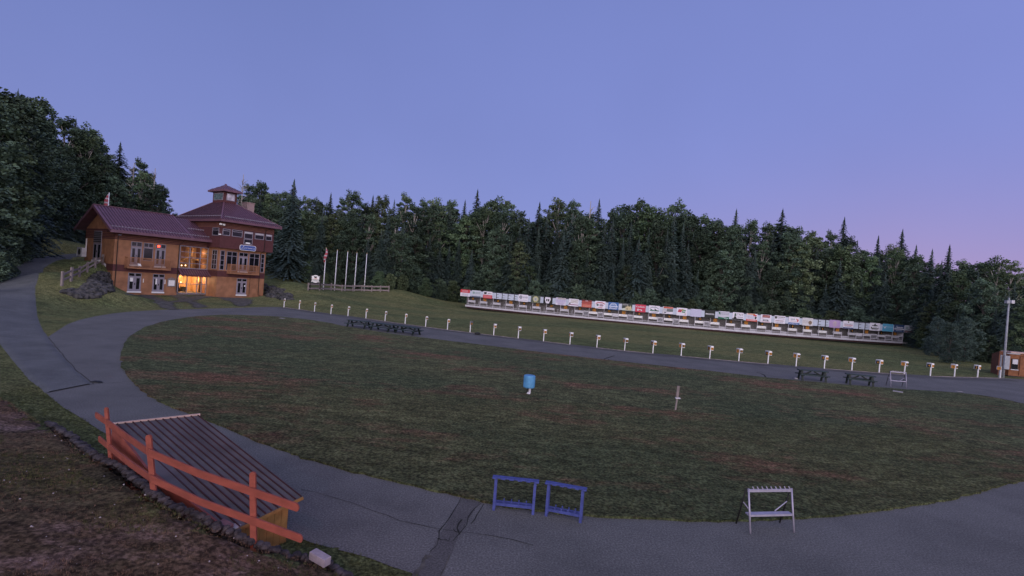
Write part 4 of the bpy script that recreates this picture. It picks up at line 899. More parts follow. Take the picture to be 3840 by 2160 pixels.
banner(4,800,1090,195,415,WH,"white banner with a maroon block and a machine outline",[('band',-.34,.36,.12,.46,(.22,.05,.07)),('lines',-.28,.3,.2,.4,1,(.5,.25,.2)),('poly',[(-.3,-.3),(-.28,-.12),(.15,-.12),(.3,-.3),(.2,-.34)],(.14,.13,.16)),('poly',[(-.15,-.24),(-.14,-.18),(.1,-.18),(.12,-.24)],WH),('lines',-.38,.38,-.48,-.38,1,(.45,.12,.16)),('lines',-.42,-.2,-.02,.06,1,(.4,.15,.2))])
banner(4,1170,1465,222,435,WH,"white banner with black heading and rows of small print",[('band',-.46,-.28,.12,.42,DK),('lines',-.26,.46,.26,.42,1,DK),('lines',-.2,.42,.04,.2,1,(.4,.38,.5)),('lines',-.38,.36,-.22,-.08,1,(.22,.05,.10)),('lines',-.36,.3,-.44,-.28,2,(.35,.33,.42))])
banner(4,1550,1845,250,465,WH,"white banner reading SJVP with a red arrow and blue foot",[('text','SJVP',-.12,.16,.30,(.06,.06,.14),1),('poly',[(.20,.32),(.34,.18),(.44,.20),(.36,-.1),(.26,-.14),(.32,.04),(.22,.14)],(.52,.05,.06)),('lines',-.4,.25,-.12,-.04,1,(.5,.3,.35)),('band',-.5,.5,-.48,-.24,(.05,.13,.34)),('lines',-.4,.4,-.42,-.32,1,WH)])
banner(4,1920,2205,285,485,(.58,.56,.60),"cream banner with a small brown tree",[('lines',-.4,.4,.28,.42,1,(.45,.43,.48)),('lines',-.44,.05,-.2,.2,3,(.42,.38,.40)),('disc',.24,-.08,.24,(.22,.16,.12)),('band',.22,.26,-.42,-.2,(.18,.12,.09))])
banner(5,215,505,120,335,(.40,.27,.50),"purple banner with a faint gold crest",[('disc',.02,.02,.32,(.46,.36,.42)),('disc',.02,.0,.22,(.40,.27,.50)),('poly',[(-.06,.28),(.1,.28),(.06,-.2),(-.02,-.2)],(.46,.38,.38))])
banner(5,580,860,145,360,WH,"white banner reading AUTO PARTS with a navy foot",[('disc',.0,.36,.11,(.22,.21,.16)),('text','AUTO-PARTS',0,.08,.20,(.05,.06,.13),.98),('band',-.42,.42,-.08,-.03,(.5,.06,.06)),('lines',-.3,.3,-.24,-.13,1,(.15,.15,.25)),('band',-.5,.5,-.48,-.34,(.05,.07,.20))])
banner(5,1295,1570,198,405,WH,"white banner with a black skyline emblem",[('poly',[(-.3,.12),(-.22,.24),(-.1,.2),(-.04,.42),(.04,.42),(.08,.22),(.22,.22),(.28,.1)],DK),('disc',0,-.12,.2,(.45,.45,.5),1.6),('poly',[(-.4,-.12),(-.3,-.02),(-.22,-.2),(.25,-.2),(.42,-.08),(.3,-.3),(-.3,-.3)],DK),('lines',-.25,.25,-.4,-.32,1,(.2,.2,.26))])
banner(5,1640,1925,215,435,(.10,.34,.52),"sky blue banner with pale script and a white tick",[('poly',[(-.42,.15),(-.36,.15),(-.30,-.02),(-.20,.22),(-.15,.22),(-.27,-.12),(-.33,-.12)],WH),('lines',-.15,.42,.0,.2,1,(.30,.50,.62)),('lines',-.25,.3,-.2,-.1,1,(.28,.45,.58))])
banner(5,1950,2215,245,450,NAVY,"navy banner with white mountain outline",[('poly',[(-.45,-.02),(-.25,.4),(-.12,.2),(-.05,.1),(.2,.14),(.46,-.05)],(.20,.24,.32)),('band',-.5,.5,-.14,-.04,WH),('lines',-.2,.4,.04,.24,1,WH),('lines',-.3,.3,-.36,-.22,1,(.45,.5,.6))])
banner(5,2225,2490,262,475,(.48,.49,.56),"pale grey banner at the far right end of the stand",[('disc',-.25,.16,.2,(.30,.38,.38)),('lines',-.05,.42,.0,.3,2,(.33,.36,.42)),('band',-.5,.5,-.46,-.2,(.14,.11,.13)),('lines',-.4,.4,-.4,-.26,1,(.4,.2,.22))])
# ================================================================== LANE MARKERS on the firing line
BW = .265
mk0 = None
def numface(parent, name, w_, h_, loc, rz, lane):
    even = lane % 2 == 0
    b = MB().box(-w_/2, w_/2, -.004, 0, -h_/2, h_/2); o = b.build(name, M_patchk if even else M_patcho, parent); o.location = loc; o.rotation_euler = (0, 0, rz)
    text_mesh("numeral", str(lane), h_*.95, M_num if even else M_black, o, (0, -.008, 0), (R(90), 0, 0), ext=.001)
    return o
Pm_ = [G(a, b) for a, b in POST]
for k, (px, py) in enumerate(POST):
    q = Pm_[k]; d = Pm_[min(k+1, 30)]-Pm_[max(k-1, 0)]; ang = math.atan2(d[1], d[0])
    left = 31-k; right = 30-k
    if k == 0: lab = "leftmost lane marker, white box on a white post showing number 30"
    elif k == 30: lab = "rightmost lane marker beside the light pole showing number 1"
    else: lab = "lane marker between lanes %d and %d, white post with number box" % (left, right)
    if k == 10: lab = "lane marker between lanes 21 and 20 with a darkened box"
    e = empty("lane_marker", tuple(q), ang, lab, "lane marker", "numbered lane markers on the firing line")
    MB().box(-.038, .038, -.045, .035, -.1, 1.22).build("post", M_white, e)
    x0 = 0.05 if k < 30 else -BW-.05
    wht = mat("dingy_grey_box", (.12, .12, .13), .8) if k == 10 else M_white
    b = MB()
    # open V of two boards meeting at the post
    if k < 30: b.box(.03, .03+BW, -.07, -.045, .86, 1.26)
    lb = MB()
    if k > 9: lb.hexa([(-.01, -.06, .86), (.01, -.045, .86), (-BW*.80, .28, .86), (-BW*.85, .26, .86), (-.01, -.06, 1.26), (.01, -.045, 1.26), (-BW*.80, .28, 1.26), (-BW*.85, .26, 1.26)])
    if k < 30 and k > 9: b.hexa([(-BW*.8, .26, 1.26), (0, -.05, 1.26), (BW, -.05, 1.26), (BW, .26, 1.26), (-BW*.8, .26, 1.28), (0, -.05, 1.28), (BW, -.05, 1.28), (BW, .26, 1.28)])
    o = b.build("number_box", wht, e)
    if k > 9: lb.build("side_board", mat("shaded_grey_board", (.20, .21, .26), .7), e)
    if k < 30: numface(o, "number_patch", .25, .24, (.03+BW*.5, -.073, 1.02), 0, right)
    if k > 9: numface(o, "number_patch", .32, .30, (-BW*.42, .09, 1.02), -math.atan2(.31, BW*.8), left)
# firing line edging boards
edg = empty("timber_edging", tuple(Pm_[0]), 0, "low worn timber edging along the foot of the lane markers", "edging board")
for k in range(30):
    if k in (2, 3, 4, 12, 14, 17, 21, 22, 26): continue
    a, c = Vector(Pm_[k]-Pm_[0]), Vector(Pm_[k+1]-Pm_[0]); MB().bar(a+Vector((0, -.16, .01)), c+Vector((0, -.16, .01)), .10, .07).build("board", mat("grey_edging_timber", (.20, .17, .17), .9, .35, 2), edg)
# ================================================================== PICNIC TABLES
def picnic(loc, rz, label, root=None):
    e = empty("picnic_table", loc, rz, label, "picnic table", "dark green picnic tables beside the track")
    for i in range(5): pass
    b = MB()
    for i in range(5): y = -.36+i*.15; b.box(-1.0, 1.0, y, y+.135, .69, .76)
    b.build("tabletop", M_greentop, e)
    for s in (-1, 1):
        b = MB(); b.box(-1.0, 1.0, s*.70-.13, s*.70-.005, .39, .46).box(-1.0, 1.0, s*.70+.005, s*.70+.13, .39, .46); b.build("bench", M_greentop, e)
    for x in (-.78, .78):
        for s in (-1, 1): MB().bar((x, s*.26, .72), (x, s*.66, 0), .08, .13, (1, 0, 0)).build("leg", M_green, e)
        MB().box(x+.03, x+.07, -.82, .82, .34, .42).build("bench_beam", M_green, e); MB().box(x-.07, x-.03, -.36, .36, .64, .72).build("top_beam", M_green, e)
        MB().bar((x, 0, .32), (x*.12, 0, .66), .09, .09).build("brace", M_green, e)
    return e
pt_px = [((1297,1225),(1376,1234)),((1383,1239),(1452,1249)),((1470,1254),(1557,1262))]
lbl = ["leftmost of three green picnic tables set end to end", "middle of three green picnic tables set end to end", "rightmost of three green picnic tables set end to end", "green picnic table on the right, nearer the range, beside another", "green picnic table next to the small white rack"]
g3 = lambda x, y: (1020+x/2.862, 1080+y/2.862)
for i, (l_, r_) in enumerate((((795,420),(1000,440)), ((1045,450),(1255,478)), ((1310,482),(1520,512)))):
    a, c = G(*g3(*l_)), G(*g3(*r_)); mid = (a+c)/2; ang = math.atan2(c[1]-a[1], c[0]-a[0]); n_ = np.array([-math.sin(ang), math.cos(ang), 0])
    e = picnic(tuple(mid+n_*.62), ang, lbl[i]); sc = np.linalg.norm(c-a)/1.75; e.scale = (min(sc, 1.35), 1.0, 1.0)
g8 = lambda x, y: (2740+x/2.477, 1270+y/2.477)
for i, (l_, r_) in enumerate((((678,394),(908,414)), ((1118,434),(1345,458)))):
    a, c = G(*g8(*l_)), G(*g8(*r_)); mid = (a+c)/2; ang = math.atan2(c[1]-a[1], c[0]-a[0]); n_ = np.array([-math.sin(ang), math.cos(ang), 0])
    e = picnic(tuple(mid+n_*.62), ang, lbl[i+3]); sc = np.linalg.norm(c-a)/1.65; e.scale = (sc, .55, 1.12)
# ================================================================== RACKS
def grey_rack(a, c, h, label, back=.55, name="rifle_rack"):
    a = Vector(a); c = Vector(c); w_ = (c-a).length; ang = math.atan2(c.y-a.y, c.x-a.x)
    e = empty(name, tuple(a), ang, label, "rack", "grey tube rifle racks"); r_ = .024
    top_y = back*.42
    for x in (0, w_): MB().tube([(x, 0, 0), (x+.02, top_y, h)], r_, 8).build("leg", M_metal, e, smooth=True)
    for x in (-.02, w_+.02): MB().tube([(x, back, 0), (x, top_y+.03, h)], r_*.8, 8).build("leg", M_dark, e, smooth=True)
    MB().box(0, w_, top_y-.02, top_y+.02, h-.09, h-.02).build("top_bar", M_metal, e)
    for i in range(9):
        x = w_*(.14+.84*i/8); MB().bar((x, top_y, h-.02), (x-.04, top_y+.01, h+.045), .02, .025).build("hook", M_metal, e)
    zt = h*.37; yl = top_y*.37
    b = MB(); b.hexa([(0, yl, zt), (w_, yl, zt), (w_, yl+.17, zt+.02), (0, yl+.17, zt+.02), (0, yl, zt+.05), (w_, yl, zt+.05), (w_, yl+.17, zt+.05), (0, yl+.17, zt+.05)]); b.build("tray", M_metal, e)
    for x0, x1 in ((-.02, .18), (w_, w_*.70)): MB().tube([(x0, yl+.25, zt+.28), (x1, yl+.2, zt+.05)], .014, 6).build("brace", M_metal, e)
    return e
r6 = lambda x, y: (2760+x/5.573, 1780+y/5.573)
a = G(*r6(300,1235)); c = G(*r6(1212,1208)); t = atY(*r6(400,310), a[1]+.2); grey_rack(a, c, t[2], "large pale grey rack standing on the track at the lower right")
a = G(*g8(1489,446)); c = G(*g8(1634,458)); t = atY(*g8(1505,302), a[1]+.2); grey_rack(a, c, t[2], "small pale grey rack beyond the picnic tables near the firing line")
b6 = lambda x, y: (1780+x/5.152, 1720+y/5.152)
def blue_rack(fl, fr, bl, tl_, tr_, label):
    fl = G(*b6(*fl)); fr = G(*b6(*fr)); bl = G(*b6(*bl)); ang = math.atan2(fr[1]-fl[1], fr[0]-fl[0]); w_ = np.linalg.norm(fr-fl)
    h = atY(*b6(*tl_), fl[1]+.15)[2]*.5+atY(*b6(*tr_), fr[1]+.15)[2]*.5
    e = empty("ski_rack", tuple(fl), ang, label, "rack", "blue ski racks"); D_ = .20
    for x in (0, w_-.07):
        for y in (0, D_): MB().hexa([(x, y, 0), (x+.07, y, 0), (x+.07, y+.045, 0), (x, y+.045, 0)]+[(x+p, D_/2+q+(y-D_/2)*.38, h) for p, q in ((0, -.022), (.07, -.022), (.07, .022), (0, .022))]).build("leg", M_blue, e)
    b = MB(); n = 5; sw = (w_+.12)/(2*n+1); x = -.06
    for i in range(2*n+1):
        o_ = 0 if i % 2 == 0 else .05
        b.box(x, x+sw, D_/2-.10+o_, D_/2+.10-o_*0, h, h+.035); x += sw
    b.build("notched_top", M_blue, e, bevel=.004)
    for y in (.03, D_-.02):
        MB().box(.07, w_-.07, y, y+.035, .13, .20).build("bottom_rail", M_blue, e)
        for i in range(4): x = w_*(.24+.18*i); MB().box(x, x+.03, y-.005, y+.04, .20, .26).build("peg", M_blue, e)
    return e
blue_rack((338,1000),(1148,1090),(330,930),(400,350),(1200,440),"left blue rack of the pair standing on the track edge")
blue_rack((1350,1110),(2062,1250),(1385,1000),(1420,450),(2170,600),"right blue rack of the pair standing on the track edge")
# ================================================================== BARREL, STAKE, SLABS
g7 = lambda x, y: (1900+x/3.481, 1360+y/3.481)
q = G(*g7(282,415)); t0 = atY(*g7(275,322), q[1]); t1 = atY(*g7(280,165), q[1]); wv_ = np.linalg.norm(atY(*g7(203,245), q[1])-atY(*g7(355,245), q[1]))/2
e = empty("feed_barrel", tuple(q), 0, "light blue plastic barrel on a short white stand in the infield", "barrel"); z0, z1 = t0[2], t1[2]
b = MB(); b.tube([(0, 0, z0), (0, 0, z0+.03), (0, 0, z0+.05), (0, 0, z1-.05), (0, 0, z1-.02), (0, 0, z1)], [wv_*.9, wv_*.96, wv_, wv_, wv_*.97, wv_*.92], 28); b.build("barrel", M_barrel, e, smooth=False)
b = MB(); b.tube([(0, 0, z1), (0, 0, z1+.012)], [wv_*.86, wv_*.86], 28); b.build("lid", M_barrel, e)
MB().bar((.05, -.02, -.05), (.07, -.02, z0), .11, .06, (0, 1, 0)).build("stand_post", M_offwhite, e); MB().bar((-.10, .03, -.05), (-.06, .03, z0), .07, .07, (0, 1, 0)).build("stand_post", M_dark, e); b = MB(); b.rock((0, -.1, .07), .1, .08, .09); b.build("spout", M_offwhite, e)
q = G(*g7(2198,632)); t1 = atY(*g7(2247,305), q[1]); tm = atY(*g7(2228,455), q[1])
e = empty("marker_stake", tuple(q), 0, "weathered wooden stake standing alone in the infield", "stake")
t1 = Vector(t1-q); tm = Vector(tm-q)
MB().bar((0, 0, -.1), tuple(tm+Vector((0, 0, .1))), .085, .05, (0, 1, 0)).build("lower_board", M_wood, e); MB().bar(tuple(tm-Vector((0, -.04, .05))), tuple(t1+Vector((0, .04, 0))), .14, .04, (0, 1, 0)).build("upper_board", M_wood, e); MB().box(tm.x-.1, tm.x+.14, -.08, .06, tm.z-.05, tm.z+.0).build("cross_cleat", M_offwhite, e)
def slab(name, px0, px1, label, cat, ht=.08, dp=.35, m_=None):
    a = G(*px0, .03); c = G(*px1, .03); b = MB(); b.bar((a[0], a[1], a[2]+ht/2), (c[0], c[1], c[2]+ht/2), dp, ht); o = b.build(name, m_ or M_conc, bevel=.01); tag(o, label, cat)
slab("drain_slab", g8(1506,490), g8(1600,505), "long white slab lying in the grass in front of the small grey rack", "slab")
slab("drain_slab", g8(590,372), g8(618,375), "small pale slab at the track edge left of the right picnic tables", "slab", dp=.3)
slab("drain_slab", g8(2095,490), g8(2150,494), "small pale slab at the grass edge near the right end of the track", "slab", .03, .2)
slab("drain_slab", g3(88,325), g3(130,330), "pale slab at the infield edge opposite the first lane markers", "slab", .05, .4)
slab("drain_slab", g8(1900,585), g8(1960,592), "faint grey slab sunk in the infield at the right", "slab", .02, .25)
o = MB(); qq = G(1790,1255); o.rock((qq[0], qq[1], .12), .35, .25, .14); o = o.build("rubber_block", M_black); tag(o, "black lump lying on the firing line boards", "block")
qq = G(362,1434); o = MB(); o.rock((qq[0], qq[1], .02), .28, .16, .05); o = o.build("drain_hole", M_black); tag(o, "small black drain hole where the track joints meet", "drain")
# ================================================================== LIGHT POLE AND SHACK
h5 = lambda x, y: (3480+x/3.814, 1080+y/3.814)
q = G(*h5(1070,1282)); tp = atY(*h5(1163,140), q[1]); h = tp[2]
e = empty("light_pole", tuple(q), 0, "tall grey light pole with two floodlights beside the shack", "light pole"); lx = tp[0]-q[0]
MB().tube([(0, 0, -.3), (lx*.5, 0, h*.5), (lx, 0, h)], [.14, .105, .07], 10).build("pole", M_pole, e, smooth=True)
MB().tube([(-.32, .05, -.2), (-.30, .05, 2.4)], .09, 8).build("support_post", M_pole, e)
fl = atY(*h5(1118,200), q[1])-q; fr = atY(*h5(1185,200), q[1])-q
MB().box(fl[0], fr[0], -.05, .05, fl[2]-.06, fl[2]+.06).build("cross_arm", M_dark, e)
for p in (fl, fr): MB().box(p[0]-.16, p[0]+.16, -.28, .05, p[2]-.16, p[2]+.18).build("floodlight", M_offwhite if p is fr else M_pole, e, bevel=.02)
b0 = atY(*h5(1088,1060), q[1])-q; MB().box(b0[0]-.28, b0[0]+.28, -.35, -.16, b0[2]-.72, b0[2]+.72).build("control_box", M_pole, e, bevel=.02)
MB().box(.2, 1.6, -.05, .02, atY(*h5(1150,935), q[1])[2]-.05, atY(*h5(1150,935), q[1])[2]+.05).build("service_arm", M_pole, e)
a = G(*h5(1145,1262)); ang = -.10; SY = a[1]
zt = atY(*h5(1180,915), SY)[2]
e = empty("timing_shack", tuple(a), ang, "orange-brown plywood shack with one window at the right edge", "shack")
MB().box(0, 5.2, 0, .9, .1, zt-.1).build("wall", M_shack, e); MB().box(-.1, 5.4, -.25, 1.1, zt-.1, zt+.04).build("roof", M_trim, e); MB().box(-.05, 5.3, -.03, .85, -.1, .1).build("skid", M_dark, e)
wx0 = atY(*h5(1185,1085), SY)[0]-a[0]; wx1 = atY(*h5(1275,1085), SY)[0]-a[0]; wz0 = atY(*h5(1225,1162), SY)[2]; wz1 = atY(*h5(1225,1010), SY)[2]
o = MB().box(wx0, wx1, -.06, -.001, wz0, wz1).build("window", M_dark, e); MB().box(wx0+.08, wx1-.08, -.08, -.06, (wz0+wz1)/2, wz1-.06).build("pale_pane_top", M_offwhite, o); MB().box(wx0+.08, wx1-.08, -.07, -.06, wz0+.06, (wz0+wz1)/2-.03).build("pane", M_glass, o); MB().box(wx0-.05, wx1+.05, -.1, -.001, wz0-.08, wz0-.002).build("sill", M_offwhite, o)
dx = atY(*h5(1300,1085), SY)[0]-a[0]; o = MB().box(dx, dx+1.0, -.04, -.001, .2, 2.25).build("door", M_shack, e); MB().box(dx-.06, dx, -.05, -.001, .2, 2.32).box(dx, dx+1.0, -.05, -.001, 2.25, 2.32).build("door_trim", mat("dark_brown_trim", (.10, .035, .018), .8), e)
_c, _s = math.cos(-ang), math.sin(-ang)
def loc_(p): x, y = p[0]-a[0], p[1]-a[1]; return (x*_c-y*_s, x*_s+y*_c)
n0 = G(*h5(1118,1268)); f0 = G(*h5(892,1203)); n1 = atY(*h5(1105,918), n0[1])[2]; f1 = atY(*h5(925,938), f0[1])[2]; nl, fl_ = loc_(n0), loc_(f0); nl = (nl[0], .45)
MB().hexa([(nl[0], nl[1], -.1), (5.0, .95, -.1), (5.0, fl_[1]+.1, -.1), (fl_[0], fl_[1], -.1), (nl[0], nl[1], n1), (5.0, .95, n1), (5.0, fl_[1]+.1, f1), (fl_[0], fl_[1], f1)]).build("lean_to", mat("dark_brown_plywood", (.15, .062, .036), .85, .2, 3), e)
# ================================================================== FOREGROUND: orange fence, storage shed, dry stone edging
g8b = lambda x, y: (x/1.907, 1400+y/1.907)
g4 = lambda x, y: (340+x/2.1956, 1480+y/2.1956)
zb = [H1(*G(*p, z)[:2]) for p, z in (((422,1714.6), 1.0), ((584.7,1835), 1.0), ((955,2004), .75))]
posts = []
for (bp, tp_, z) in (((422,1716), (398.5,1528), 1.0), ((585,1836), (557,1631), 1.12), ((956,2012), (948,1770), .80)):
    q = G(*bp, z); posts.append((q, atY(*tp_, q[1])))
Y1_, Y2_, Y3_ = [p[0][1] for p in posts]
fence = empty("orange_fence", tuple(posts[0][0]), 0, "orange board fence lit red on the bank above the grey shed roof", "fence"); fo = posts[0][0]
for k, (q, t) in enumerate(posts):
    a = Vector(q-fo)-Vector((0, 0, .3)); c = Vector(t-fo); d = (c-a).normalized(); w_ = .115 if k else .085
    b = MB(); b.bar(tuple(a), tuple(c-d*.05), w_, .045, (0, 1, 0)); sd_ = d.cross(Vector((0, 1, 0))).normalized()
    # rounded top
    pts = [(c-d*.052)+sd_*(w_/2*math.cos(t_))+d*(.058*math.sin(t_)) for t_ in [math.pi*i/8 for i in range(9)]]
    f_ = [tuple(p+Vector((0, -.0225, 0))) for p in pts]; r_ = [tuple(p+Vector((0, .0225, 0))) for p in pts]; b.quad(*f_); b.quad(*r_[::-1])
    for i in range(8): b.quad(f_[i], r_[i], r_[i+1], f_[i+1])
    b.build("post", M_fenceo, fence)
def rail(pxs, ys, ht, name="rail"):
    P = [Vector(atY(*p, y)-fo) for p, y in zip(pxs, ys)]
    b = MB()
    k = len(P); off = Vector((0, -.03, 0)); th_ = Vector((0, -.035, 0)); u = Vector((-.06, 0, 1)).normalized()*ht/2
    end = (P[-1]-P[-2]).normalized(); st_ = (P[0]-P[1]).normalized()
    ring_ = []
    for i, p in enumerate(P):
        ring_.append([tuple(p-u+off), tuple(p+u+off), tuple(p+u+off+th_), tuple(p-u+off+th_)])
    for i in range(k-1):
        A_, B_ = ring_[i], ring_[i+1]
        for j in range(4): b.quad(A_[j], A_[(j+1) % 4], B_[(j+1) % 4], B_[j])
    for (p, dd) in ((P[0], st_), (P[-1], end)):
        pts = [p+u*math.cos(t_)+dd*(ht*.5*math.sin(t_)) for t_ in [math.pi*i/8 for i in range(9)]]
        f_ = [tuple(q+off+th_) for q in pts]; r_ = [tuple(q+off) for q in pts]; b.quad(*f_); b.quad(*r_)
        for i in range(8): b.quad(f_[i], r_[i], r_[i+1], f_[i+1])
    b.build(name, M_fenceo, fence)
sl1 = (Y2_-Y1_); sl2 = (Y3_-Y2_)
ys = [Y1_-sl1*.28, Y1_, (Y1_+Y2_)/2, Y2_, (Y2_*.5+Y3_*.5), Y3_, Y3_+sl2*.45]
rail([g8b(700,295), g8b(776,345), g8b(925,455), g8b(1078,560), g4(900,640), g4(1340,790), g4(1700,915)], ys, .150)
rail([g8b(722,465), g8b(795,525), g8b(940,640), g8b(1092,745), g4(920,875), g4(1350,1030), g4(1730,1170)], ys, .145)
# storage shed
A_ = Vector(G(427,1592,1.58)); B_ = Vector(G(742,1556,1.60)); Cc = Vector(G(1132,1862,.98)); Dd = Vector(G(862,1992,.74)); Mm = Vector(G(549,1752,1.22))
shed = empty("storage_shed", (Cc.x, Cc.y, 0), 0, "low storage shed with ribbed grey roof and ochre plank end below the orange fence", "shed"); so_ = Vector((Cc.x, Cc.y, 0))
A_, B_, Cc, Dd, Mm = [p-so_ for p in (A_, B_, Cc, Dd, Mm)]
b = MB(); th_ = Vector((0, 0, -.05)); P = [A_, Mm, Dd, Cc, B_]
b.quad(*[tuple(p) for p in P]); b.quad(*[tuple(p+th_) for p in P][::-1])
for i in range(5): b.quad(tuple(P[i]), tuple(P[i]+th_), tuple(P[(i+1) % 5]+th_), tuple(P[(i+1) % 5]))
b.build("roof", M_shedroof, shed)
def seam_at(t):
    a = A_.lerp(B_, t); c = Dd.lerp(Cc, t); return a, c
n_s = 11
for i in range(n_s+1):
    t = .035+(.955)*i/n_s; a, c = seam_at(t)
    if t < .12:   # shorten seams that would run past the cut corner
        a = a.lerp(c, .0)
    MB().bar(tuple(a+Vector((0, 0, .012))), tuple(c+Vector((0, 0, .012))), .022, .024).build("roof_rib", M_batten, shed)
MB().bar(tuple(A_+Vector((-.05, 0, .0))), tuple(B_+Vector((.05, .02, .0))), .05, .08).build("eave_board", M_trim, shed)
MB().bar(tuple(Dd+Vector((.04, -.02, -.03))), tuple(Cc+Vector((.03, 0, -.03))), .03, .06).build("rake_board", M_yellow, shed)
# plank end wall under D-C, set back from the rake
e0 = Dd.lerp(Cc, -.25)+Vector((-.12, .10, -.06)); e1 = Dd.lerp(Cc, .86)+Vector((-.12, .10, -.06))
nv = Vector(((e1-e0).y, -(e1-e0).x, 0)).normalized()
b = MB(); npk = 11
for i in range(npk):
    a = e0.lerp(e1, i/npk); c = e0.lerp(e1, (i+1)/npk); g_ = (c-a)*.02; a = a+g_; c = c-g_; w_ = nv*-.03
    b.hexa([(a.x, a.y, -.05), (c.x, c.y, -.05), (c.x+w_.x, c.y+w_.y, -.05), (a.x+w_.x, a.y+w_.y, -.05), tuple(a), tuple(c), tuple(c+w_), tuple(a+w_)])
b.build("plank_wall", M_yellow, shed)
rb = B_+Vector((-.15, -.12, -.06)); b = MB(); w_ = Vector((-.05, -.05, 0)); b.hexa([(e1.x, e1.y-0, -.05), (rb.x, rb.y, -.05), (rb.x-.05, rb.y-.05, -.05), (e1.x-.05, e1.y-.02, -.05), tuple(e1), tuple(rb), tuple(rb+w_), tuple(e1+Vector((-.05, -.02, 0)))]); b.build("side_wall", M_soffit, shed)
b = MB(); zlow = .4
for p, q in ((A_, Mm), (Mm, Dd)):
    b.hexa([(p.x-.02, p.y-.03, zlow), (q.x-.02, q.y-.03, zlow), (q.x+.02, q.y+.02, zlow), (p.x+.02, p.y+.02, zlow), tuple(p+Vector((-.02, -.03, .02))), tuple(q+Vector((-.02, -.03, .02))), tuple(q+Vector((.02, .02, -.0))), tuple(p+Vector((.02, .02, -.0)))])
b.build("gable_board", M_fenceo, shed)
MB().box(B_.x-.2, B_.x-.1, B_.y-.25, B_.y-.15, -.05, B_.z-.06).build("corner_post", M_yellow, shed)
# dry stone edging
b = MB(); d = np.concatenate([[0], np.cumsum(np.linalg.norm(np.diff(EDG[:, :2], axis=0), axis=1))]); t = float(d[2])
while t < d[-1]-1.0:
    x = np.interp(t, d, EDG[:, 0]); y = np.interp(t, d, EDG[:, 1]); z = np.interp(t, d, EDG[:, 2])
    L_ = random.uniform(.10, .26); ang = math.atan2(np.interp(t+.1, d, EDG[:, 1])-y, np.interp(t+.1, d, EDG[:, 0])-x)
    for lay in range(6):
        zz = z-.045-lay*.09
        if zz < .0: break
        b.rock((x+random.uniform(-.06, .06)+lay*.05, y+random.uniform(-.05, .05)+lay*.05, zz), L_*.55, random.uniform(.08, .13), random.uniform(.03, .055), ang+random.uniform(-.35, .35))
    t += L_*.85
o = b.build("dry_stone_edging", M_slate); tag(o, "row of flat dark stones edging the dirt bank behind the orange fence", "stone edging")
def block(px, w_, dp, ht, rz, z, label, m_):
    q = G(*px, z); o = MB().box(-w_/2, w_/2, -dp/2, dp/2, -ht/2, ht/2).build("stone_block", m_, bevel=.012); o.location = tuple(q); o.rotation_euler = (.05, .08, rz); tag(o, label, "stone block", "cut blocks on the stone edging")
block((1200,2092), .42, .17, .16, R(-28), .42, "pale concrete block lying at the road end of the stone edging", mat("pinkish_concrete", (.26, .23, .27), .85, .15, 8, .006, 40))
block((842,1975), .30, .18, .16, R(-25), .78, "reddish block set in the edging left of the shed end", mat("reddish_block", (.17, .09, .10), .9, .25, 8, .01, 30))
block((882,1985), .16, .16, .17, R(-15), .70, "grey block set in the edging beside the reddish one", M_conc)
# scattered pebbles on the bank
b = MB()
for _ in range(420):
    x = random.uniform(-14, 0); y = random.uniform(6, 14)
    if not inside(hillpoly, np.array([x]), np.array([y]))[0]: continue
    s = random.choice([.006, .008, .012, .02]); b.rock((x, y, H1(x, y)+s*.2), s, s*.8, s*.6, random.uniform(0, 6))
o = b.build("pebbles", M_conc); tag(o, kind='stuff')
# grass tufts on the near ground
def tufts(name, n, area, test, hgt, m_, wdt=.010):
    v = []; f = []; c = 0
    xs_ = rng.uniform(area[0], area[1], n*3); ys_ = rng.uniform(area[2], area[3], n*3); ok = test(xs_, ys_); xs_ = xs_[ok][:n]; ys_ = ys_[ok][:n]; zs_ = H(xs_, ys_)
    for x, y, z in zip(xs_, ys_, zs_):
        hh = hgt*random.uniform(.5, 1.2)
        for k in range(5):
            a = random.uniform(0, 6.28); l = random.uniform(.2, .9)*hh; dx, dy = math.cos(a), math.sin(a); px_, py_ = -dy*wdt/2, dx*wdt/2; ox, oy = random.gauss(0, .02), random.gauss(0, .02)
            v += [(x+ox-px_, y+oy-py_, z-.01), (x+ox+px_, y+oy+py_, z-.01), (x+ox+dx*l*.7, y+oy+dy*l*.7, z+hh*random.uniform(.5, 1))]; f.append((c, c+1, c+2)); c += 3
    me = bpy.data.meshes.new(name); me.from_pydata(v, [], f); me.materials.append(m_); o = bpy.data.objects.new(name, me); COL.objects.link(o); o['kind'] = 'stuff'; return o
M_blade = leaf_mat("grass_blades", (.028, .038, .014), (.085, .092, .034)); M_bladed = leaf_mat("dry_grass_blades", (.060, .042, .026), (.16, .115, .080))
def t_hill(x, y): return inside(hillpoly, x, y) & (np.sin(x*1.7+np.sin(y*2.3))+np.sin(y*1.9+x*.7) > .3)
def t_hilld(x, y): return inside(hillpoly, x, y) & (np.sin(x*1.1+1)+np.sin(y*2.1) > -1.2)
def t_strip(x, y): return (~inside(hillpoly, x, y)) & (~inside(ringw, x, y)) & (pdist(EDG[:, :2], x, y, False) < 3.5)
def t_edge(x, y): return (pdist(infw, x, y) < .10)
def t_inf(x, y): return inside(infw, x, y)
tufts("bank_grass", 24000, (-22, 1, 5, 20), t_hill, .05, M_blade, .008); tufts("dry_bank_grass", 26000, (-20, 1, 5, 19), t_hilld, .035, M_bladed, .008)
tufts("verge_grass", 9000, (-20, 1, 5.5, 22), t_strip, .085, M_blade, .011)
o = tufts("infield_edge_grass", 4500, (-24, 26, 11, 34), t_edge, .06, M_blade, .012); o.location.z = .055
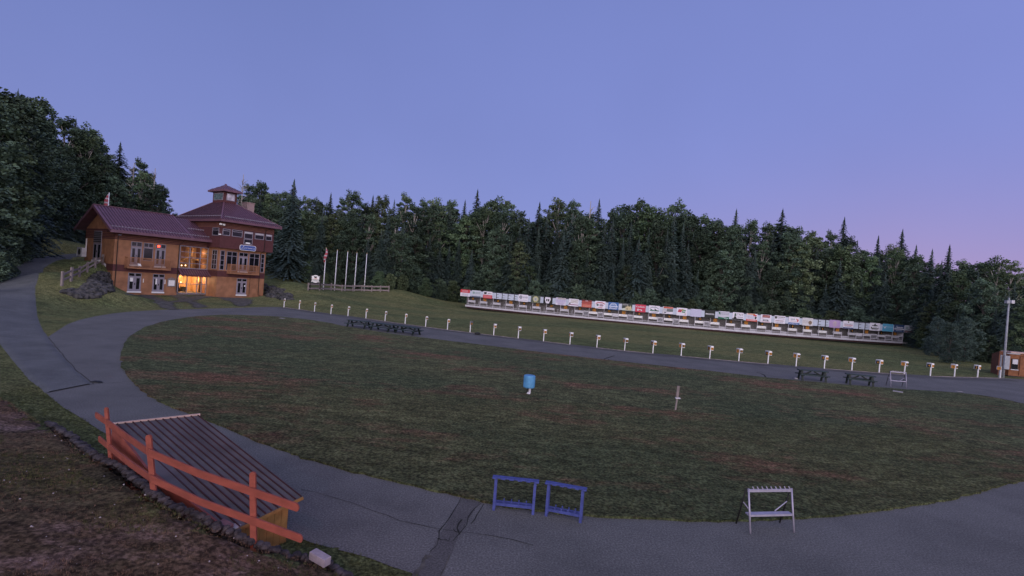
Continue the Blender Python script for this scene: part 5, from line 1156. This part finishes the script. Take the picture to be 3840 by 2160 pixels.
o = tufts("infield_grass_blades", 42000, (-16, 22, 12.5, 26), t_inf, .035, M_blade, .012); o.location.z = .055
o = tufts("dry_infield_blades", 20000, (-16, 22, 12.5, 26), t_inf, .03, M_bladed, .012); o.location.z = .055
# warm-red security lamp that lights the fence (it stands beside the camera, out of frame)
ld = bpy.data.lights.new("red_security_lamp", 'SPOT'); ld.energy = 520; ld.color = (1, .05, .03); ld.spot_size = R(95); ld.spot_blend = 1.0; ld.shadow_soft_size = .06
lo = bpy.data.objects.new("red_security_lamp", ld); COL.objects.link(lo); lo.location = (-1.6, .6, 4.6)
tg = Vector(atY(560,1830, 9.8)); lo.rotation_euler = (Vector(lo.location)-tg).to_track_quat('Z', 'Y').to_euler()
#@@TREES
def leafcloud(v, f, c, R_, n, size, squash=.8, flat=.5):
    P = rng.normal(0, 1, (n, 3)); P /= np.linalg.norm(P, axis=1)[:, None]+1e-9; P *= (rng.random(n)**.45)[:, None]
    P[:, 2] *= squash; P = P*R_+np.array(c)
    nrm = rng.normal(0, 1, (n, 3)); nrm[:, 2] = np.abs(nrm[:, 2])+flat; nrm /= np.linalg.norm(nrm, axis=1)[:, None]
    t = np.cross(nrm, rng.normal(0, 1, (n, 3))); t /= np.linalg.norm(t, axis=1)[:, None]+1e-9; b = np.cross(nrm, t)
    s = size*rng.uniform(.6, 1.3, n)[:, None]
    for p, tt, bb in zip(P, t*s, b*s*.7):
        k = len(v); v += [tuple(p-tt), tuple(p-bb), tuple(p+tt), tuple(p+bb)]; f.append((k, k+1, k+2, k+3))
def mkmesh(name, v, f, m_):
    me = bpy.data.meshes.new(name); me.from_pydata(v, [], f); me.materials.append(m_); return me
def trunk_mesh(name, H_, r, limbs, m_, lean=(0, 0)):
    b = MB(); n = 6; pts = [(lean[0]*t*t, lean[1]*t*t, H_*t) for t in np.linspace(-.03, 1, n)]; b.tube(pts, [r*(1-.75*i/(n-1)) for i in range(n)], 7)
    for a, c, rr in limbs: mid = Vector(a).lerp(Vector(c), .5)+Vector((0, 0, .01)); b.tube([a, mid, c], [rr, rr*.7, rr*.3], 5)
    me = bpy.data.meshes.new(name); me.from_pydata(b.v, [], b.f); me.polygons.foreach_set('use_smooth', [True]*len(me.polygons)); me.materials.append(m_); return me
def broad(seed, wid=.20, low=.22, ncl=46, per=120, leaf=.0125, m_=M_leaf, top=1.0, bark=M_bark, cr=(.055, .095), tr=.011):
    random.seed(seed); v, f, limbs = [], [], []
    for i in range(ncl):
        z = low+(top-.06-low)*(i+.5)/ncl; u = (z-low)/(top-low); env = wid*(math.sin(math.pi*min(.97, (.16+.82*u)))**.75)
        a = i*2.399+random.uniform(-.5, .5); r_ = env*random.uniform(.25, 1.0); c = (r_*math.cos(a), r_*math.sin(a), z+random.uniform(-.02, .03)); Rr = random.uniform(*cr)*(1.1-.35*u)
        leafcloud(v, f, c, Rr, int(per*random.uniform(.6, 1.3)), leaf, .62)
        if i % 3 == 0: limbs.append(((0, 0, max(.05, z-.12-.1*r_/wid)), c, .0045))
    for i in range(5):
        a = random.uniform(0, 6.28); leafcloud(v, f, (wid*.25*math.cos(a), wid*.25*math.sin(a), top-random.uniform(.02, .09)), .035, 50, leaf, 1.1)
    return mkmesh("crown", v, f, m_), trunk_mesh("trunk", top*.9, tr, limbs, bark)
def conifer(seed, wid=.15, low=.05, lev=72, leaf=.011, m_=M_needle):
    random.seed(seed); v, f = [], []
    for i in range(lev):
        u = (i/(lev-1))**.85; z = low+(1-low)*u; r_ = wid*(1-u)*random.uniform(.78, 1.12)+.002; nb = int(17*(1-u)+6)
        for k in range(nb):
            a = random.uniform(0, 6.28); L_ = r_*random.uniform(.65, 1.12); ns = max(2, int(L_/.013))
            for j in range(ns):
                t = (j+.7)/ns; x, y = L_*t*math.cos(a), L_*t*math.sin(a); zz = z-.38*L_*t*t+random.gauss(0, .004); s = leaf*random.uniform(.7, 1.3)*(1.15-.35*t)*(.35+.65*min(1, (1-u)*3.5))
                dx, dy = math.cos(a), math.sin(a); w_ = s*.9; tilt = random.uniform(-.5, .5)
                kk = len(v); v += [(x-dx*s, y-dy*s, zz), (x-dy*w_, y+dx*w_, zz-.008+tilt*w_), (x+dx*s, y+dy*s, zz-.009), (x+dy*w_, y-dx*w_, zz-.008-tilt*w_)]; f.append((kk, kk+1, kk+2, kk+3))
    for a in (0, 2.1, 4.2):
        kk = len(v); v += [(-.006*math.cos(a), -.006*math.sin(a), .95), (.006*math.cos(a), .006*math.sin(a), .95), (0, 0, 1.02)]; f.append((kk, kk+1, kk+2))
    return mkmesh("crown", v, f, m_), trunk_mesh("trunk", .97, .012, [], M_bark)
def bare(seed):
    random.seed(seed); limbs = []
    for i in range(16):
        z = random.uniform(.4, .92); a = random.uniform(0, 6.28); l = random.uniform(.06, .16)*(1.25-z); limbs.append(((0, 0, z), (l*math.cos(a), l*math.sin(a), z+l*1.1), .0035))
        if i % 2: limbs.append(((l*.6*math.cos(a), l*.6*math.sin(a), z+l*.6), (l*1.1*math.cos(a+.5), l*1.1*math.sin(a+.5), z+l*1.3), .0025))
    return None, trunk_mesh("trunk", 1.0, .010, limbs, M_birch)
PROT = {'B': [broad(11, .19, .12, 105, 95, .0095, cr=(.04, .07)), broad(12, .21, .14, 115, 95, .0095, cr=(.04, .075)), broad(13, .16, .10, 95, 95, .0095, cr=(.036, .066)), broad(14, .20, .18, 95, 100, .0095, cr=(.042, .075)), broad(15, .17, .12, 100, 95, .0095, cr=(.035, .065))],
        'Y': [broad(21, .20, .12, 105, 95, .0098, m_=M_leafy, cr=(.04, .07)), broad(22, .18, .15, 90, 95, .0098, m_=M_leafy, cr=(.038, .066))],
        'P': [broad(31, .12, .42, 52, 85, .0085, bark=M_birch, tr=.007, m_=M_leaf, cr=(.03, .055)), broad(32, .15, .50, 46, 85, .0085, bark=M_birch, tr=.007, m_=M_leafy, cr=(.03, .06)), broad(33, .11, .38, 50, 85, .0085, bark=M_birch, tr=.007, m_=M_leaf, cr=(.028, .05))],
        'C': [conifer(41, .24), conifer(42, .21), conifer(43, .27)], 'S': [conifer(44, .16, .08), conifer(45, .14, .1), conifer(46, .175, .05)],
        'D': [bare(51), bare(52)],
        'U': [broad(61, .42, .02, 60, 130, .020, cr=(.09, .16)), broad(62, .36, .03, 56, 130, .020, M_leafy, cr=(.09, .15)), broad(63, .40, .02, 60, 120, .020, cr=(.08, .15)), broad(64, .40, .02, 90, 130, .013, M_needle, cr=(.06, .12))]}
KN = {'B': ('broadleaf_tree', 'dark green leafy tree', 'tree'), 'Y': ('broadleaf_tree', 'yellow-green leafy tree', 'tree'), 'P': ('poplar_tree', 'slim pale-stemmed tree', 'tree'), 'C': ('spruce_tree', 'dark pointed spruce', 'spruce'), 'S': ('fir_tree', 'narrow spire-shaped fir', 'fir'), 'D': ('dead_tree', 'bare dead tree', 'dead tree'), 'U': ('forest_shrub', 'bushy low-branched tree', 'shrub')}
random.seed(99)
TW = []   # label bookkeeping
def place(kind, px, ptop, Yd, where, wsc=1.0, group=None, idx=None):
    base = atY(px, 1000, Yd)          # column direction
    for _ in range(3):
        zg = H1(base[0], Yd); base = None or atY(px, 1000, Yd)
        # follow the lean of the picture so the foot lies in the right column
        t = atY(px, ptop, Yd); base = np.array([t[0], Yd, 0])
    zg = H1(base[0], Yd); h = t[2]-zg
    if h < 1: return None
    pr = PROT[kind]; k = random.randrange(min(len(pr), 3 if kind == 'U' else 9)) if idx is None else idx
    nm, txt, cat = KN[kind]; r_ = empty(nm, (base[0], Yd, zg-.1), random.uniform(0, 6.28), None, cat, group)
    h *= 1.03; W_ = h*wsc*random.uniform(.9, 1.12)
    r_.scale = (W_, W_, h)
    for me, n_ in ((pr[k][0], "crown"), (pr[k][1], "trunk")):
        if me is None: continue
        o = bpy.data.objects.new(n_, me); COL.objects.link(o); o.parent = r_
    TW.append((r_, txt, where, px)); return r_
def edgeY(px):
    return float(np.interp(px, [-300,-100,0,60,150,300,600,1000,1300,1500,1640,1760,2000,2400,2800,3200,3400,3500,3600,3840,4100], [42,50,60,70,92,110,114,116,112,114,124,122,116,111,109,108,104,88,76,68,60]))
sky_px = [(-80,330),(0,362),(21,369),(45,362),(68,358),(105,372),(142,392),(170,455),(200,452),(247,442),(285,465),(310,480),(335,492),(357,503),(380,545),(399,587),(425,620),(449,640),(472,655),(500,660),(525,600),(555,645),(585,690),(614,702),(635,791),(650,800),(820,790),(900,740),(940,700),(985,690),(1010,720),(1060,720),(1102,700),(1150,750),(1190,745),(1240,735),(1290,745),(1330,725),(1370,760),(1395,755),(1430,735),(1480,760),(1530,730),(1590,745),(1630,755),(1670,765),(1700,755),(1740,785),(1795,735),(1850,745),(1900,760),(1950,790),(2022,785),(2060,780),(2100,745),(2150,750),(2210,800),(2245,775),(2300,790),(2340,775),(2400,752),(2440,780),(2480,800),(2540,765),(2590,790),(2650,815),(2700,825),(2765,810),(2820,830),(2880,840),(2935,810),(2985,865),(3050,870),(3120,865),(3170,850),(3220,905),(3290,910),(3340,920),(3390,895),(3430,940),(3500,960),(3560,950),(3620,975),(3690,985),(3750,975),(3800,985),(3860,1010),(3950,1020)]
kinds_back = {449:'C',525:'P',500:'Y',555:'Y',142:'B',200:'C',1102:'C',1240:'S',1395:'S',1740:'S',1795:'C',2022:'C',2245:'S',2765:'S',2935:'C',3170:'C',3290:'S',3390:'C',3430:'C',3500:'S',3560:'S',2100:'P',2150:'P',2300:'P',2400:'P',1590:'P',2480:'P',3690:'B',2540:'B',985:'B'}
spires = {449:545,1102:684,1240:732,1395:742,1740:762,1795:724,2022:770,2245:760,2765:797,2935:797,3170:828,3290:895,3390:872,3430:930,3500:945,3560:930}
GB, GM, GF = "tall trees along the forest skyline", "middle rank trees of the forest", "low trees along the forest edge"
for px, pt in sky_px:
    kd = kinds_back.get(px) or random.choice(['B', 'B', 'C', 'Y', 'P', 'B', 'P'] if px > 60 else ['B', 'B'])
    dY = random.uniform(9, 20) if px > 250 else random.uniform(3, 9)
    place(kd, px+random.uniform(-6, 6), spires.get(px, pt+random.uniform(-8, 10)), edgeY(px)+dY, 'back', {'B': 1.0, 'Y': 1.0, 'P': 1.0, 'C': 1.0, 'S': 1.0}[kd]*(1.0 if px > 600 else 1.1)*(1.5 if px in spires else 1.0), GB)
for px, pt in ((913,662),(582,640),(503,620),(2215,765),(275,520)): place('D', px, pt, edgeY(px)+8, 'back', 1.2, "bare dead trees above the forest")
def skyat(px): return float(np.interp(px, [a for a, b in sky_px], [b for a, b in sky_px]))
def basey(px): p = proj((atY(px, 1000, edgeY(px))[0], edgeY(px), H1(atY(px, 1000, edgeY(px))[0], edgeY(px)))); return p[1]
x = 640
while x < 3900:
    place(random.choice(['B', 'B', 'Y', 'B']), x, skyat(x)+random.uniform(25, 60), edgeY(x)+random.uniform(24, 30), 'far', 1.2, "farthest trees behind the skyline")
    x += random.uniform(50, 66)
x = -60
while x < 3900:
    if not 640 < x < 760:
        s0 = skyat(x); b0 = basey(x)
        kd = random.choice(['B', 'S', 'C', 'Y', 'S', 'B', 'P', 'S', 'C'] if x > 1500 else ['B', 'Y', 'S', 'C', 'B', 'S', 'P'])
        f_ = random.uniform(.07, .34) if kd in 'CS' else random.uniform(.06, .28)
        place(kd, x, s0+(b0-s0)*f_, edgeY(x)+random.uniform(4, 9), 'mid', 1.1, GM)
    x += random.uniform(26, 42) if x > 430 else random.uniform(20, 34)
x = -80
while x < 3900:
    if not 400 < x < 930:
        f_ = random.uniform(.30, .58); s0 = skyat(x); b0 = basey(x)
        kd = random.choice(['B', 'C', 'S', 'Y', 'C', 'S', 'S'] if x > 1400 else ['B', 'Y', 'B', 'C', 'S'])
        place(kd, x, s0+(b0-s0)*f_, edgeY(x)+random.uniform(1.5, 4), 'low', 1.25, GM)
    x += random.uniform(34, 54)
x = -100
while x < 3900:
    if not 300 < x < 940:
        f_ = random.uniform(.68, .86); s0 = skyat(x); b0 = basey(x)
        place('U', x, s0+(b0-s0)*f_, edgeY(x)+random.uniform(-1.5, 1.0), 'front', 1.0, GF)
    x += random.uniform(42, 60)
place('C', 1104, 684, edgeY(1104)-3.0, 'front', 1.15, "single spruces in front of the wood", 1); place('C', 1210, 800, edgeY(1210)+.5, 'front', 1.0, "single spruces in front of the wood", 0)
for px, pt, Yd, k in ((3570,1210,66,3),(3480,1275,80,3),(3630,1190,70,3),(60,1000,66,0),(20,940,58,2),(110,960,78,1),(1660,1060,116,0),(1600,1040,112,1),(3520,1190,76,3),(940,1010,112,1)):
    place('U', px, pt, Yd, 'front', .8 if px > 3000 else 1.0, GF, k)
# labels that single each tree out
def lane_at(px, top): 
    i = int(np.argmin([abs(px-n) for n in NP])); return 30-i, (px-NP[i])
LM = [(30,'the photo left edge'),(150,'the hill road bend'),(283,'the hill road crest'),(345,'the low gable'),(400,'the low roof flagpole'),(520,'the low metal roof'),(640,'the gap left of the tower'),(848,'the cupola'),(925,'the chimney'),(1010,'the tower right corner'),(1110,'the lawn by the lodge'),(1184,'the round sign'),(1222,'the flagged pole'),(1263,'the second flagpole'),(1306,'the middle flagpole'),(1342,'the fourth flagpole'),(1378,'the fifth flagpole'),(1450,'the rail fence right end'),(1560,'the lawn beyond the fence'),(1650,'the trees left of the stand'),(1735,'the stand left end'),(3440,'the stand right end'),(3520,'the clearing right of the stand'),(3610,'the dark bush by the shack'),(3700,'the brown lean-to'),(3785,'the light pole'),(3860,'the photo right edge')]
LAY = {'far': 'behind the skyline trees', 'back': 'at the skyline', 'mid': 'high in the wood', 'low': 'halfway down the wood', 'front': 'at the wood edge'}
cnt = {}
for r_, txt, where, px in TW:
    if NP[0]-20 < px < NP[-1]+20:
        ln, dxx = lane_at(px, 0); ref = 'above lane %d' % ln if abs(dxx) < 14 else ('between lanes %d and %d' % ((ln+1, ln) if dxx < 0 else (ln, ln-1)) if 1 < ln < 30 or dxx < 0 and ln < 30 else 'above lane %d' % ln)
    else: ref = 'by '+min(LM, key=lambda a: abs(a[0]-px))[1]
    cnt.setdefault((where, txt, ref), []).append((px, r_))
for (where, txt, ref), L_ in cnt.items():
    L_.sort(key=lambda a: a[0])
    nm_ = {1: [''], 2: ['left ', 'right '], 3: ['left ', 'middle ', 'right '], 4: ['leftmost ', 'left inner ', 'right inner ', 'rightmost ']}.get(len(L_)) or [['leftmost ', 'second ', 'third ', 'fourth ', 'fifth ', 'sixth ', 'seventh ', 'eighth ', 'ninth ', 'tenth '][i] for i in range(len(L_))]
    for (px, r_), w_ in zip(L_, nm_): r_['label'] = w_+txt+' '+LAY[where]+' '+ref
print("TREES", len(TW), "objects", len(bpy.data.objects))
